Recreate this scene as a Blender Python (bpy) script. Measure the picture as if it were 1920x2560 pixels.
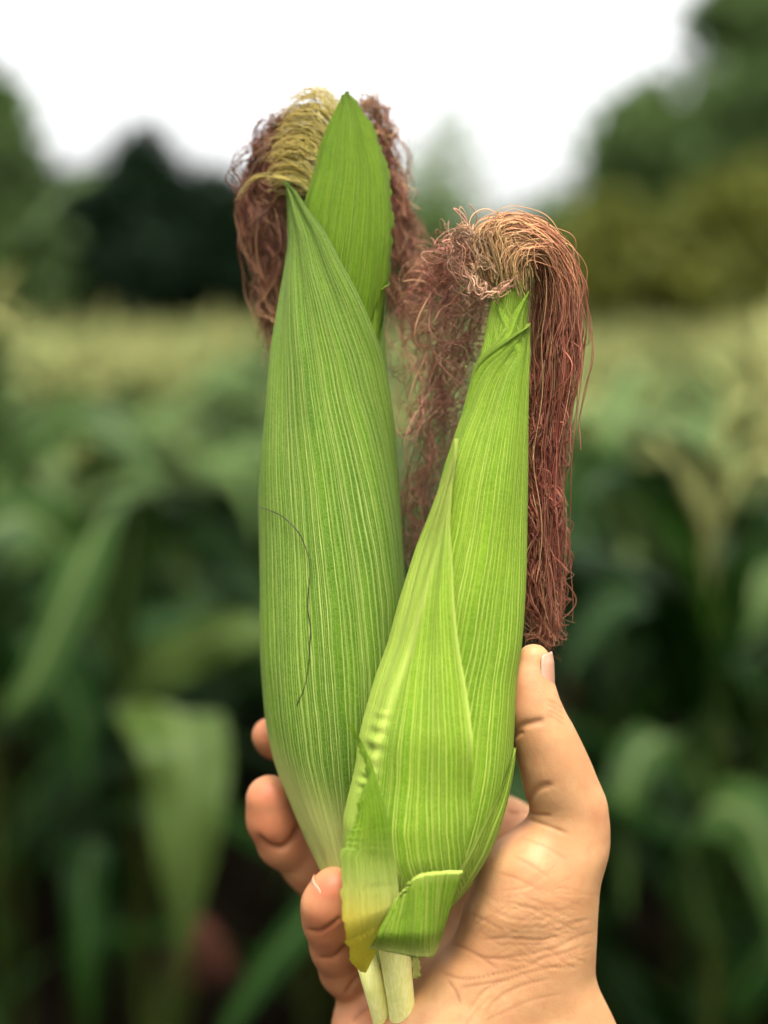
import bpy, bmesh, math, random
import numpy as np
from mathutils import Vector, Matrix

rng = np.random.default_rng(7)
random.seed(7)
for o in list(bpy.data.objects):
    bpy.data.objects.remove(o)
SC = bpy.context.scene
COL = SC.collection

# ------------------------------------------------------------------ camera, sky, sun, exposure
CAMZ = 1.70
PITCH = math.radians(7.6)
F = 3517.0                       # focal length in photo pixels (photo 1920 x 2560)
CAM = np.array([0.0, 0.0, CAMZ])
RT = np.array([1.0, 0.0, 0.0])
FW = np.array([0.0, math.cos(PITCH), -math.sin(PITCH)])
UP = np.array([0.0, math.sin(PITCH), math.cos(PITCH)])

cd = bpy.data.cameras.new('camera')
cam = bpy.data.objects.new('camera', cd)
COL.objects.link(cam)
cam.location = CAM
cam.rotation_euler = (math.pi / 2 - PITCH, 0, 0)
cd.sensor_fit = 'VERTICAL'
cd.sensor_height = 36.0
cd.sensor_width = 27.0
cd.lens = 36.0 * F / 2560.0
cd.clip_start = 0.02
cd.clip_end = 2000
cd.dof.use_dof = True
cd.dof.focus_distance = 0.487
cd.dof.aperture_fstop = 2.9
cd.dof.aperture_blades = 0
SC.camera = cam

SUN_EL, SUN_AZ = math.radians(73), math.radians(172)   # azimuth clockwise from +Y (behind the camera)
W = bpy.data.worlds.new('World')
SC.world = W
W.use_nodes = True
wn = W.node_tree.nodes
wl = W.node_tree.links
bg = wn['Background']
sky = wn.new('ShaderNodeTexSky')
sky.sky_type = 'NISHITA'
sky.sun_disc = False
sky.sun_elevation = SUN_EL
sky.sun_rotation = SUN_AZ
sky.air_density = 1.0
sky.dust_density = 5.0
sky.ozone_density = 1.0
hs = wn.new('ShaderNodeHueSaturation')      # overcast: an almost colourless sky
hs.inputs['Saturation'].default_value = 0.05
hs.inputs['Value'].default_value = 1.0
wl.new(sky.outputs[0], hs.inputs['Color'])
wl.new(hs.outputs[0], bg.inputs['Color'])
bg.inputs['Strength'].default_value = 0.15

sd = bpy.data.lights.new('sun', 'SUN')
sd.energy = 1.5
sd.angle = math.radians(14)
sd.color = (1.0, 0.95, 0.86)
sun = bpy.data.objects.new('sun', sd)
COL.objects.link(sun)
sdir = Vector((math.sin(SUN_AZ) * math.cos(SUN_EL), math.cos(SUN_AZ) * math.cos(SUN_EL), math.sin(SUN_EL)))
sun.rotation_euler = sdir.to_track_quat('Z', 'Y').to_euler()
sun.location = (1, -3, 6)

vs = SC.view_settings
vs.view_transform = 'Standard'
vs.look = 'None'
vs.gamma = 1.0
vs.use_curve_mapping = False
vs.exposure = 1.72
SC.cycles.use_denoising = True
SC.cycles.max_bounces = 7
SC.cycles.use_adaptive_sampling = True
SC.cycles.adaptive_threshold = 0.025
SC.cycles.transparent_max_bounces = 8

# ------------------------------------------------------------------ helpers
def at(px, py, d):
    """photo pixel + distance along the view axis -> world point(s)"""
    px, py, d = np.broadcast_arrays(np.asarray(px, float), np.asarray(py, float), np.asarray(d, float))
    return (CAM + ((px - 960) / F * d)[..., None] * RT + ((1280 - py) / F * d)[..., None] * UP + d[..., None] * FW)

def tag(o, label=None, cat=None, group=None, kind=None):
    if label: o['label'] = label
    if cat: o['category'] = cat
    if group: o['group'] = group
    if kind: o['kind'] = kind
    return o

def empty(name, loc=(0, 0, 0), rz=0.0):
    o = bpy.data.objects.new(name, None)
    o.empty_display_size = 0.05
    o.location = loc
    o.rotation_euler = (0, 0, rz)
    COL.objects.link(o)
    return o

def link(name, me, mat, parent=None, origin=None):
    o = bpy.data.objects.new(name, me)
    if mat is not None and len(me.materials) == 0:
        for m in (mat if isinstance(mat, (list, tuple)) else [mat]):
            me.materials.append(m)
    COL.objects.link(o)
    if parent is not None:
        o.parent = parent
        root = parent.parent if parent.parent else parent
    return o

def mesh(name, V, Fc, uv=None, col=None, smooth=True, origin=(0, 0, 0), matidx=None):
    """V (n,3), Fc list/array of quads or mixed; uv and col per vertex"""
    me = bpy.data.meshes.new(name)
    V = np.asarray(V, float) - np.asarray(origin, float)
    if isinstance(Fc, np.ndarray):
        nf, k = Fc.shape
        me.vertices.add(len(V)); me.vertices.foreach_set('co', V.astype(np.float32).ravel())
        me.loops.add(nf * k); me.loops.foreach_set('vertex_index', Fc.astype(np.int32).ravel())
        me.polygons.add(nf)
        me.polygons.foreach_set('loop_start', (np.arange(nf) * k).astype(np.int32))
        me.polygons.foreach_set('loop_total', np.full(nf, k, np.int32))
        me.update(calc_edges=True)
    else:
        me.from_pydata(V.tolist(), [], Fc)
        me.update()
    if smooth:
        me.polygons.foreach_set('use_smooth', np.ones(len(me.polygons), bool))
    if matidx is not None:
        me.polygons.foreach_set('material_index', np.asarray(matidx, np.int32))
    li = np.empty(len(me.loops), np.int32); me.loops.foreach_get('vertex_index', li)
    if uv is not None:
        l = me.uv_layers.new(name='UVMap')
        l.data.foreach_set('uv', np.asarray(uv, np.float32)[li].ravel())
    if col is not None:
        col = np.asarray(col, np.float32)
        if col.shape[1] == 3: col = np.concatenate([col, np.ones((len(col), 1), np.float32)], 1)
        a = me.color_attributes.new('Col', 'FLOAT_COLOR', 'POINT')
        a.data.foreach_set('color', col.ravel())
    return me

def grid_faces(nr, nc, wrap=False):
    r = np.arange(nr - 1)[:, None]; c = np.arange(nc if wrap else nc - 1)[None, :]
    a = r * nc + c; b = r * nc + (c + 1) % nc
    return np.stack([a, b, b + nc, a + nc], -1).reshape(-1, 4)

def curve(ys, vals, y, sig=0.0):
    """smooth interpolation of traced values (piecewise-cubic, shape preserving)"""
    x = np.asarray(ys, float); f = np.asarray(vals, float)
    h = np.diff(x); dl = np.diff(f) / h
    m = np.empty_like(f); m[0] = dl[0]; m[-1] = dl[-1]
    for i in range(1, len(x) - 1):
        if dl[i - 1] * dl[i] <= 0: m[i] = 0.0
        else:
            w1 = 2 * h[i] + h[i - 1]; w2 = h[i] + 2 * h[i - 1]
            m[i] = (w1 + w2) / (w1 / dl[i - 1] + w2 / dl[i])
    y = np.asarray(y, float)
    yc = np.clip(y, x[0], x[-1])
    k = np.clip(np.searchsorted(x, yc, side='right') - 1, 0, len(x) - 2)
    t = (yc - x[k]) / h[k]
    v = ((1 + 2 * t) * (1 - t) ** 2) * f[k] + t * (1 - t) ** 2 * h[k] * m[k] + t * t * (3 - 2 * t) * f[k + 1] + t * t * (t - 1) * h[k] * m[k + 1]
    return v + np.where(y < x[0], (y - x[0]) * m[0], 0) + np.where(y > x[-1], (y - x[-1]) * m[-1], 0)

def crom(P, n):
    """Catmull-Rom through rows of P, n samples"""
    P = np.asarray(P, float)
    Q = np.vstack([2 * P[0] - P[1], P, 2 * P[-1] - P[-2]])
    t = np.linspace(0, len(P) - 1 - 1e-6, n); k = t.astype(int); t = (t - k)[:, None]
    p0, p1, p2, p3 = Q[k], Q[k + 1], Q[k + 2], Q[k + 3]
    return 0.5 * (2 * p1 + (p2 - p0) * t + (2 * p0 - 5 * p1 + 4 * p2 - p3) * t ** 2 + (3 * p1 - 3 * p2 + p3 - p0) * t ** 3)

def tubes(P, R, sides=3):
    """P (n,m,3) strand points, R (n,m) radii -> V, F"""
    n, m, _ = P.shape
    T = np.gradient(P, axis=1)
    T /= np.linalg.norm(T, axis=2, keepdims=True) + 1e-12
    ref = np.where(np.abs(T[..., 1:2]) > 0.9, np.array([1.0, 0, 0]), np.array([0, 1.0, 0]))
    A = np.cross(T, ref); A /= np.linalg.norm(A, axis=2, keepdims=True) + 1e-12
    B = np.cross(T, A)
    ang = np.arange(sides) * 2 * math.pi / sides
    V = P[:, :, None, :] + R[:, :, None, None] * (np.cos(ang)[None, None, :, None] * A[:, :, None, :] + np.sin(ang)[None, None, :, None] * B[:, :, None, :])
    f = grid_faces(m, sides, True)
    Fc = (f[None] + (np.arange(n) * m * sides)[:, None, None]).reshape(-1, 4)
    return V.reshape(-1, 3), Fc

class MB:
    """collects pieces into one mesh"""
    def __init__(s): s.V = []; s.F = []; s.M = []; s.U = []; s.n = 0
    def add(s, V, Fc, m=0, uv=None):
        V = np.asarray(V, float)
        s.V.append(V); s.F.append(np.asarray(Fc) + s.n); s.M.append(np.full(len(Fc), m))
        s.U.append(np.zeros((len(V), 2)) if uv is None else uv); s.n += len(V)
    def tube(s, P, R, sides=6, m=0):
        V, f = tubes(np.asarray(P, float)[None], np.asarray(R, float)[None], sides); s.add(V, f, m)
    def mesh(s, name):
        return mesh(name, np.concatenate(s.V), np.concatenate(s.F), uv=np.concatenate(s.U), matidx=np.concatenate(s.M))

# ------------------------------------------------------------------ materials
class NT:
    def __init__(s, name):
        s.m = bpy.data.materials.new(name); s.m.use_nodes = True
        s.t = s.m.node_tree; s.n = s.t.nodes; s.n.clear()
        s.out = s.n.new('ShaderNodeOutputMaterial')
    def set(s, sock, v):
        if isinstance(v, bpy.types.NodeSocket): s.t.links.new(v, sock)
        elif v is not None: sock.default_value = v
    def node(s, typ, inp=None, **kw):
        n = s.n.new(typ)
        for k, v in kw.items(): setattr(n, k, v)
        for k, v in (inp or {}).items(): s.set(n.inputs[k], v)
        return n
    def math(s, op, a, b=None, c=None, clamp=False):
        n = s.node('ShaderNodeMath', operation=op, use_clamp=clamp)
        s.set(n.inputs[0], a); s.set(n.inputs[1], b); s.set(n.inputs[2], c)
        return n.outputs[0]
    def mix(s, f, a, b, blend='MIX'):
        n = s.node('ShaderNodeMix', data_type='RGBA', blend_type=blend)
        s.set(n.inputs[0], f); s.set(n.inputs[6], a); s.set(n.inputs[7], b)
        return n.outputs[2]
    def rng(s, v, a, b, c=0.0, d=1.0, smooth=True):
        n = s.node('ShaderNodeMapRange', interpolation_type='SMOOTHSTEP' if smooth else 'LINEAR')
        s.set(n.inputs[0], v)
        for i, x in enumerate((a, b, c, d)): n.inputs[i + 1].default_value = x
        return n.outputs[0]
    def noise(s, vec, scale, detail=3, rough=0.5, dist=0.0):
        n = s.node('ShaderNodeTexNoise', {'Scale': scale, 'Detail': detail, 'Roughness': rough, 'Distortion': dist})
        s.set(n.inputs['Vector'], vec); return n.outputs[0]
    def xyz(s, v):
        n = s.node('ShaderNodeSeparateXYZ'); s.set(n.inputs[0], v); return n.outputs
    def comb(s, x, y, z=0.0):
        n = s.node('ShaderNodeCombineXYZ')
        for i, v in enumerate((x, y, z)): s.set(n.inputs[i], v)
        return n.outputs[0]
    def bump(s, h, dist, strength=1.0, normal=None):
        n = s.node('ShaderNodeBump', {'Strength': strength, 'Distance': dist})
        s.set(n.inputs['Height'], h); s.set(n.inputs['Normal'], normal); return n.outputs[0]
    def finish(s, sh): s.t.links.new(sh, s.out.inputs['Surface']); return s.m

def rgb(r, g, b): return (r, g, b, 1.0)

def mat_husk(name, dark, light, vein, pale, transl=0.25):
    """corn husk: pale parallel veins along the leaf (uv.x in vein counts, uv.y along), Col.r = pale base, Col.g = orange, Col.b = thin margin"""
    k = NT(name)
    uv = k.node('ShaderNodeUVMap').outputs[0]
    u, v, _ = k.xyz(uv)
    wob = k.noise(k.comb(k.math('MULTIPLY', u, 0.35), k.math('MULTIPLY', v, 5.0)), 1.0, 3)
    u2 = k.math('ADD', u, k.math('MULTIPLY', k.math('SUBTRACT', wob, 0.5), 0.9))
    def vor(mult, rnd):
        n = k.node('ShaderNodeTexVoronoi', {'Scale': 1.0, 'Randomness': rnd}, voronoi_dimensions='1D', feature='F1')
        k.set(n.inputs['W'], k.math('MULTIPLY', u2, mult)); return n.outputs['Distance'], n.outputs['Color']
    d1, c1 = vor(1.0, 0.75)
    r1 = k.xyz(c1)[0]
    d2, c2 = vor(2.6, 0.9)
    d3, c3 = vor(7.0, 0.9)
    v1 = k.math('MULTIPLY', k.rng(d1, 0.06, 0.18, 1, 0), k.math('ADD', k.math('MULTIPLY', r1, 0.6), 0.5))
    v2 = k.math('MULTIPLY', k.rng(d2, 0.08, 0.30, 1, 0), k.math('MULTIPLY', k.xyz(c2)[0], 0.8))
    v3 = k.math('MULTIPLY', k.rng(d3, 0.05, 0.35, 1, 0), k.math('MULTIPLY', k.xyz(c3)[0], 0.25))
    # broken along their length
    brk = k.noise(k.comb(k.math('MULTIPLY', u2, 2.0), k.math('MULTIPLY', v, 9.0)), 1.0, 4, 0.6)
    vm = k.math('MAXIMUM', v1, k.math('MAXIMUM', v2, v3))
    vm = k.math('MULTIPLY', vm, k.rng(brk, 0.2, 0.6, 0.55, 1.0))
    oc = k.node('ShaderNodeTexCoord').outputs['Object']
    pat = k.noise(k.comb(k.math('MULTIPLY', u2, 0.25), k.math('MULTIPLY', v, 3.0), 3.0), 1.0, 3)
    fine = k.noise(oc, 1600.0, 2, 0.6)
    mott = k.noise(oc, 420.0, 3, 0.6)
    g = k.mix(k.rng(pat, 0.3, 0.72), rgb(*dark), rgb(*light))
    g = k.mix(k.math('MULTIPLY', k.rng(mott, 0.35, 0.7), 0.30), g, rgb(*[x * 0.62 for x in dark]))
    g = k.mix(k.math('MULTIPLY', k.rng(fine, 0.35, 0.7), 0.25), g, rgb(*vein))
    at_ = k.node('ShaderNodeVertexColor', layer_name='Col')
    cr, cg, cb = k.node('ShaderNodeSeparateColor', {0: at_.outputs[0]}).outputs
    c = k.mix(k.math('MULTIPLY', vm, k.math('SUBTRACT', 0.92, k.math('MULTIPLY', cb, 0.7))), g, rgb(*vein))
    c = k.mix(k.math('MULTIPLY', cb, 0.75), c, rgb(*pale))
    pb = k.math('MULTIPLY', cr, k.rng(k.noise(k.comb(k.math('MULTIPLY', u2, 1.2), k.math('MULTIPLY', v, 6.0)), 1.0, 3), 0.2, 0.7, 0.65, 1.0))
    c = k.mix(pb, c, rgb(0.54, 0.53, 0.16))
    c = k.mix(cg, c, rgb(0.50, 0.33, 0.014))
    h = k.math('ADD', k.math('MULTIPLY', vm, 1.0), k.math('ADD', k.math('MULTIPLY', fine, 0.35), k.math('MULTIPLY', pat, 1.5)))
    nb = k.bump(h, 0.00034, 1.0)
    p = k.node('ShaderNodeBsdfPrincipled', {'Base Color': c, 'Roughness': 0.55, 'Normal': nb, 'Specular IOR Level': 0.13,
                                            'Sheen Weight': 0.02, 'Sheen Roughness': 0.35, 'Sheen Tint': rgb(0.8, 1.0, 0.6)})
    t = k.node('ShaderNodeBsdfTranslucent', {'Color': k.mix(0.4, c, rgb(0.30, 0.50, 0.02)), 'Normal': nb})
    ms = k.node('ShaderNodeMixShader', {0: transl, 1: p.outputs[0], 2: t.outputs[0]})
    return k.finish(ms.outputs[0])

def mat_col(name, rough=0.5, transl=0.0, spec=0.3, bump=0.0):
    """colour from the strand's own Col attribute"""
    k = NT(name)
    c = k.node('ShaderNodeVertexColor', layer_name='Col').outputs[0]
    p = k.node('ShaderNodeBsdfPrincipled', {'Base Color': c, 'Roughness': rough, 'Specular IOR Level': spec})
    t = k.node('ShaderNodeBsdfTranslucent', {'Color': c})
    return k.finish(k.node('ShaderNodeMixShader', {0: transl, 1: p.outputs[0], 2: t.outputs[0]}).outputs[0])

def mat_stalk():
    k = NT('fresh_stalk')
    oc = k.node('ShaderNodeTexCoord').outputs['Object']
    x, y, z = k.xyz(oc)
    n1 = k.noise(k.comb(k.math('MULTIPLY', x, 1400), k.math('MULTIPLY', y, 1400), k.math('MULTIPLY', z, 40)), 1.0, 3)
    n2 = k.noise(oc, 160, 3)
    c = k.mix(k.rng(n1, 0.3, 0.7), rgb(0.72, 0.69, 0.20), rgb(0.82, 0.78, 0.34))
    c = k.mix(k.math('MULTIPLY', k.rng(n2, 0.45, 0.75), 0.2), c, rgb(0.44, 0.50, 0.085))
    p = k.node('ShaderNodeBsdfPrincipled', {'Base Color': c, 'Roughness': 0.42, 'Normal': k.bump(n1, 0.0002), 'Subsurface Weight': 0.25,
                                            'Subsurface Radius': (0.004, 0.004, 0.0015), 'Subsurface Scale': 0.5})
    return k.finish(p.outputs[0])

def mat_skin():
    k = NT('skin')
    oc = k.node('ShaderNodeTexCoord').outputs['Object']
    at_ = k.node('ShaderNodeVertexColor', layer_name='Col')
    cr, cg, cb = k.node('ShaderNodeSeparateColor', {0: at_.outputs[0]}).outputs   # r redness and finger shade, g crease shade, b wrinkle region
    n1 = k.noise(oc, 45, 4)
    n2 = k.noise(oc, 260, 4, 0.6)
    pores = k.node('ShaderNodeTexVoronoi', {'Scale': 950.0, 'Randomness': 1.0, 'Vector': oc}, feature='F1').outputs['Distance']
    c = k.mix(k.rng(n1, 0.3, 0.7), rgb(0.350, 0.172, 0.072), rgb(0.450, 0.248, 0.112))
    n3 = k.noise(oc, 130, 3, 0.6)
    c = k.mix(k.math('MULTIPLY', k.rng(n3, 0.45, 0.75), 0.35), c, rgb(0.40, 0.165, 0.085))
    c = k.mix(k.math('MULTIPLY', k.rng(n2, 0.4, 0.75), 0.3), c, rgb(0.36, 0.165, 0.070))
    c = k.mix(cr, c, rgb(0.33, 0.100, 0.046))
    c = k.mix(k.math('MULTIPLY', cg, 0.75), c, rgb(0.17, 0.052, 0.02))
    # crossing skin lines near the wrist
    def lines(rot, sc, dist):
        mp = k.node('ShaderNodeMapping', {'Vector': oc, 'Rotation': (0, rot, 0)})
        w = k.node('ShaderNodeTexWave', {'Vector': mp.outputs[0], 'Scale': sc, 'Distortion': dist, 'Detail': 2.0, 'Detail Scale': 0.35, 'Detail Roughness': 0.6}, wave_type='BANDS', bands_direction='Z', wave_profile='SIN')
        return k.rng(w.outputs['Fac'], 0.0, 0.34, 0.0, 1.0)
    l1 = lines(0.35, 75.0, 6.0)
    l2 = lines(-0.62, 90.0, 5.0)
    l3 = lines(-0.1, 190.0, 5.0)
    wr = k.math('MULTIPLY', cb, k.math('ADD', k.math('MULTIPLY', l1, l2), k.math('MULTIPLY', l3, 0.35)))
    c = k.mix(k.math('MULTIPLY', k.math('SUBTRACT', cb, k.math('MULTIPLY', k.math('MULTIPLY', l1, l2), cb)), 0.06), c, rgb(0.30, 0.12, 0.05))
    h = k.math('ADD', k.math('MULTIPLY', wr, 0.0), k.math('ADD', k.math('MULTIPLY', pores, 0.22), k.math('MULTIPLY', n2, 0.5)))
    nb = k.bump(h, 0.00028, 0.55)
    p = k.node('ShaderNodeBsdfPrincipled', {'Base Color': c, 'Roughness': 0.52, 'Normal': nb, 'Specular IOR Level': 0.24,
                                            'Subsurface Weight': 0.35, 'Subsurface Radius': (0.0045, 0.0018, 0.0009), 'Subsurface Scale': 0.6})
    return k.finish(p.outputs[0])

def mat_simple(name, c1, c2, scale, rough=0.6, bump=0.0, spec=0.3, transl=0.0):
    k = NT(name)
    oc = k.node('ShaderNodeTexCoord').outputs['Object']
    n = k.noise(oc, scale, 4, 0.6)
    c = k.mix(k.rng(n, 0.3, 0.7), rgb(*c1), rgb(*c2))
    inp = {'Base Color': c, 'Roughness': rough, 'Specular IOR Level': spec}
    if bump: inp['Normal'] = k.bump(n, bump)
    sh = k.node('ShaderNodeBsdfPrincipled', inp).outputs[0]
    if transl:
        t = k.node('ShaderNodeBsdfTranslucent', {'Color': c})
        sh = k.node('ShaderNodeMixShader', {0: transl, 1: sh, 2: t.outputs[0]}).outputs[0]
    return k.finish(sh)

def mat_cornleaf(name, c1, c2, rib):
    k = NT(name)
    uv = k.node('ShaderNodeUVMap').outputs[0]
    u, v, _ = k.xyz(uv)
    oi = k.node('ShaderNodeObjectInfo').outputs['Random']
    n = k.noise(k.comb(k.math('MULTIPLY', u, 30), k.math('MULTIPLY', v, 3), k.math('MULTIPLY', oi, 20)), 1.0, 3)
    c = k.mix(k.rng(n, 0.25, 0.75), rgb(*c1), rgb(*c2))
    rm = k.rng(k.math('ABSOLUTE', k.math('SUBTRACT', u, 0.5)), 0.03, 0.09, 1, 0)
    c = k.mix(k.math('MULTIPLY', rm, 0.8), c, rgb(*rib))
    c = k.mix(k.math('MULTIPLY', k.rng(oi, 0.6, 1.0), 0.6), c, rgb(c2[0] * 2.0, c2[1] * 1.5, c2[2] * 1.6))
    p = k.node('ShaderNodeBsdfPrincipled', {'Base Color': c, 'Roughness': 0.45, 'Specular IOR Level': 0.07})
    t = k.node('ShaderNodeBsdfTranslucent', {'Color': c})
    return k.finish(k.node('ShaderNodeMixShader', {0: 0.12, 1: p.outputs[0], 2: t.outputs[0]}).outputs[0])

def mat_foliage(name, c1, c2, transl=0.3):
    k = NT(name)
    oc = k.node('ShaderNodeTexCoord').outputs['Object']
    n = k.noise(oc, 0.9, 3)
    n2 = k.noise(oc, 9.0, 2)
    c = k.mix(k.rng(n, 0.3, 0.7), rgb(*c1), rgb(*c2))
    c = k.mix(k.math('MULTIPLY', k.rng(n2, 0.4, 0.7), 0.5), c, rgb(*[x * 1.5 for x in c2]))
    p = k.node('ShaderNodeBsdfPrincipled', {'Base Color': c, 'Roughness': 0.5, 'Specular IOR Level': 0.12})
    t = k.node('ShaderNodeBsdfTranslucent', {'Color': c})
    return k.finish(k.node('ShaderNodeMixShader', {0: transl, 1: p.outputs[0], 2: t.outputs[0]}).outputs[0])

M_HUSK_L = mat_husk('husk_green', (0.040, 0.122, 0.0015), (0.084, 0.192, 0.003), (0.370, 0.470, 0.105), (0.215, 0.310, 0.080))
M_HUSK_R = mat_husk('husk_lime', (0.096, 0.225, 0.002), (0.165, 0.310, 0.005), (0.450, 0.550, 0.090), (0.540, 0.630, 0.125))
M_HUSK_T = mat_husk('husk_top', (0.080, 0.180, 0.002), (0.125, 0.240, 0.004), (0.270, 0.370, 0.045), (0.215, 0.300, 0.055), 0.40)
M_CUT = mat_simple('cut_edge', (0.32, 0.42, 0.12), (0.4, 0.48, 0.2), 700, 0.6)
M_STALK = mat_stalk()
M_SILK = mat_col('silk', 0.45, 0.25, 0.35)
M_SKIN = mat_skin()
M_NAIL = mat_simple('fingernail', (0.40, 0.20, 0.12), (0.46, 0.25, 0.16), 120, 0.28, spec=0.5)
M_HAIR = mat_simple('dark_hair', (0.02, 0.014, 0.01), (0.035, 0.02, 0.014), 300, 0.4)
M_LEAF = mat_cornleaf('corn_leaf', (0.0018, 0.012, 0.0006), (0.005, 0.020, 0.0012), (0.03, 0.05, 0.012))  # lower leaves: canopy shade darkened into the colour
M_LEAF_MID = mat_cornleaf('corn_leaf_mid', (0.013, 0.034, 0.005), (0.026, 0.050, 0.010), (0.09, 0.12, 0.04))  # hero leaves: light from above put into a paler colour
M_LEAF_LIT = mat_cornleaf('corn_leaf_lit', (0.034, 0.066, 0.014), (0.058, 0.094, 0.024), (0.13, 0.17, 0.06))  # upper leaves: skylight on the canopy top put into the colour
M_CSTALK = mat_simple('corn_stalk', (0.014, 0.026, 0.004), (0.03, 0.036, 0.006), 12, 0.5, spec=0.08)
M_TASSEL = mat_simple('tassel', (0.23, 0.24, 0.07), (0.32, 0.32, 0.11), 60, 0.7, transl=0.25)
M_RSILK = mat_simple('red_silk', (0.07, 0.018, 0.010), (0.11, 0.034, 0.016), 60, 0.6)
M_SOIL = mat_simple('soil', (0.004, 0.003, 0.002), (0.008, 0.006, 0.004), 7, 0.95, 0.02, spec=0.0)
M_BARK = mat_simple('bark', (0.05, 0.038, 0.026), (0.10, 0.08, 0.055), 14, 0.9, 0.02)
M_FOL_DARK = mat_foliage('foliage_dark', (0.004, 0.012, 0.004), (0.008, 0.020, 0.007))
M_FOL_MID = mat_foliage('foliage_mid', (0.050, 0.090, 0.026), (0.080, 0.125, 0.036))
M_FOL_OLIVE = mat_foliage('foliage_olive', (0.075, 0.092, 0.014), (0.11, 0.115, 0.018))
M_FOL_PALE = mat_foliage('foliage_pale', (0.16, 0.22, 0.13), (0.22, 0.27, 0.16))
M_HILL = mat_simple('hill_scrub', (0.035, 0.06, 0.018), (0.07, 0.08, 0.025), 0.7, 0.95)

# ------------------------------------------------------------------ ground and hill
def build_ground():
    xs = np.concatenate([np.linspace(-400, -12, 12), np.linspace(-10, 10, 81), np.linspace(12, 400, 12)])
    ys = np.concatenate([np.linspace(-60, -2, 6), np.linspace(-1, 16, 69), np.linspace(18, 600, 24)])
    X, Y = np.meshgrid(xs, ys)
    Z = 0.03 * np.sin(X * 8.4) * (np.abs(X) < 11) * (Y < 17) + 0.012 * rng.standard_normal(X.shape) * (np.abs(X) < 11) * (Y < 17)
    V = np.stack([X, Y, Z], -1).reshape(-1, 3)
    o = link('ground', mesh('ground', V, grid_faces(len(ys), len(xs))), M_SOIL)
    tag(o, 'dark bare soil between the corn rows', 'ground', kind='structure')
    xs = np.linspace(-60, 160, 60); ys = np.linspace(26, 140, 40)
    X, Y = np.meshgrid(xs, ys)
    Z = -1.0 + 11 * np.exp(-((X - 40) / 24) ** 2 - ((Y - 85) / 26) ** 2) + 4 * np.exp(-((X + 22) / 16) ** 2 - ((Y - 95) / 20) ** 2)
    Z += 0.4 * np.sin(X * 0.7 + 1) * np.sin(Y * 0.5)
    o = link('hill', mesh('hill', np.stack([X, Y, Z], -1).reshape(-1, 3), grid_faces(40, 60)), M_HILL)
    tag(o, 'low scrubby hillside behind the trees on the right', 'hill', kind='structure')
build_ground()

# ------------------------------------------------------------------ trees
def tree(label, px0, px1, pytop, pybot, dist, mat, nclump=70, nleaf=95, leaf=0.16, shape=1.0, group='trees behind the corn field', name='broadleaf_tree'):
    cx = (px0 + px1) / 2
    top = at(cx, pytop, dist); bot = at(cx, pybot, dist)
    base = np.array([top[0], top[1], 0.0])
    w = (px1 - px0) / F * dist / 2; zt = top[2]; zb = max(bot[2], 0.3)
    h = (zt - zb) / 2; zc = (zt + zb) / 2
    root = empty(name, base)
    tag(root, label, 'tree', group)
    # clump centres, more of them near the surface
    C = []
    while len(C) < nclump:
        p = rng.uniform(-1, 1, 3)
        r = np.linalg.norm(p)
        if r > 1 or r < 0.35 and rng.random() < 0.7: continue
        p[:2] *= 1 - 0.35 * max(0, p[2]) * shape
        C.append(p)
    C = np.array(C) * [w * 0.86, w * 0.86, h * 0.86] + [0, 0, zc]
    cs = rng.uniform(0.16, 0.30, nclump) * min(w, h)
    n = nclump * nleaf
    ctr = np.repeat(C, nleaf, 0) + rng.standard_normal((n, 3)) * np.repeat(cs, nleaf)[:, None] * [0.75, 0.75, 0.55]
    a = rng.standard_normal((n, 3)); a /= np.linalg.norm(a, axis=1, keepdims=True)
    b = np.cross(a, rng.standard_normal((n, 3))); b /= np.linalg.norm(b, axis=1, keepdims=True)
    s = rng.uniform(0.6, 1.3, n)[:, None] * leaf
    V = np.stack([ctr - a * s, ctr - b * s * 0.45, ctr + a * s, ctr + b * s * 0.45], 1).reshape(-1, 3)
    link('crown', mesh('crown', V, np.arange(n * 4).reshape(-1, 4), smooth=False), mat, root)
    mb = MB()
    tr = max(0.05, w * 0.07)
    P = crom([[0, 0, -0.1], [w * 0.04, 0, zb * 0.6], [-w * 0.03, 0.05, zc], [0, 0, zc + h * 0.6]], 14)
    mb.tube(P, np.linspace(tr, tr * 0.25, 14), 8)
    for i in rng.choice(nclump, min(10, nclump), replace=False):
        k = rng.integers(4, 11)
        mb.tube(crom([P[k], (P[k] + C[i]) / 2 + [0, 0, -0.1 * h], C[i]], 7), np.linspace(tr * 0.45, tr * 0.08, 7), 5)
    link('trunk', mb.mesh('trunk'), M_BARK, root)
    return root

tree('tall mid green tree cut by the left edge of the picture', -330, 150, 90, 900, 15, M_FOL_MID, 80)
tree('near black tree below the sky gap, left of the silk', 40, 380, 400, 880, 19, M_FOL_DARK, 90, 110)
tree('rounded dark tree between the left edge tree and the larger ear', 190, 520, 320, 880, 20, M_FOL_DARK, 90, 110)
tree('dark low tree just left of the larger ear silk', 400, 690, 400, 880, 21, M_FOL_DARK, 90, 110)
tree('dark low tree hidden mostly behind the larger ear', 640, 960, 470, 880, 22, M_FOL_DARK, 70, 100)
tree('pale thin distant tree against the sky between the two ears', 950, 1250, 250, 640, 48, M_FOL_PALE, 30, 20, 0.25)
tree('mid green low tree behind the smaller ear silk', 880, 1240, 500, 900, 30, M_FOL_MID, 70, 100, 0.2)
tree('mid green low tree right of the smaller ear silk', 1180, 1560, 500, 900, 27, M_FOL_MID, 70, 100, 0.2)
tree('leaning dark green tree at the right edge of the sky', 1430, 1800, 170, 880, 18, M_FOL_MID, 80, 100)
tree('tallest green tree filling the top right corner', 1640, 2260, -260, 880, 17, M_FOL_MID, 110, 110)
tree('olive brown bush below the leaning tree on the right', 1380, 1720, 480, 900, 14, M_FOL_OLIVE, 60, 90, 0.12, name='bush')
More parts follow.
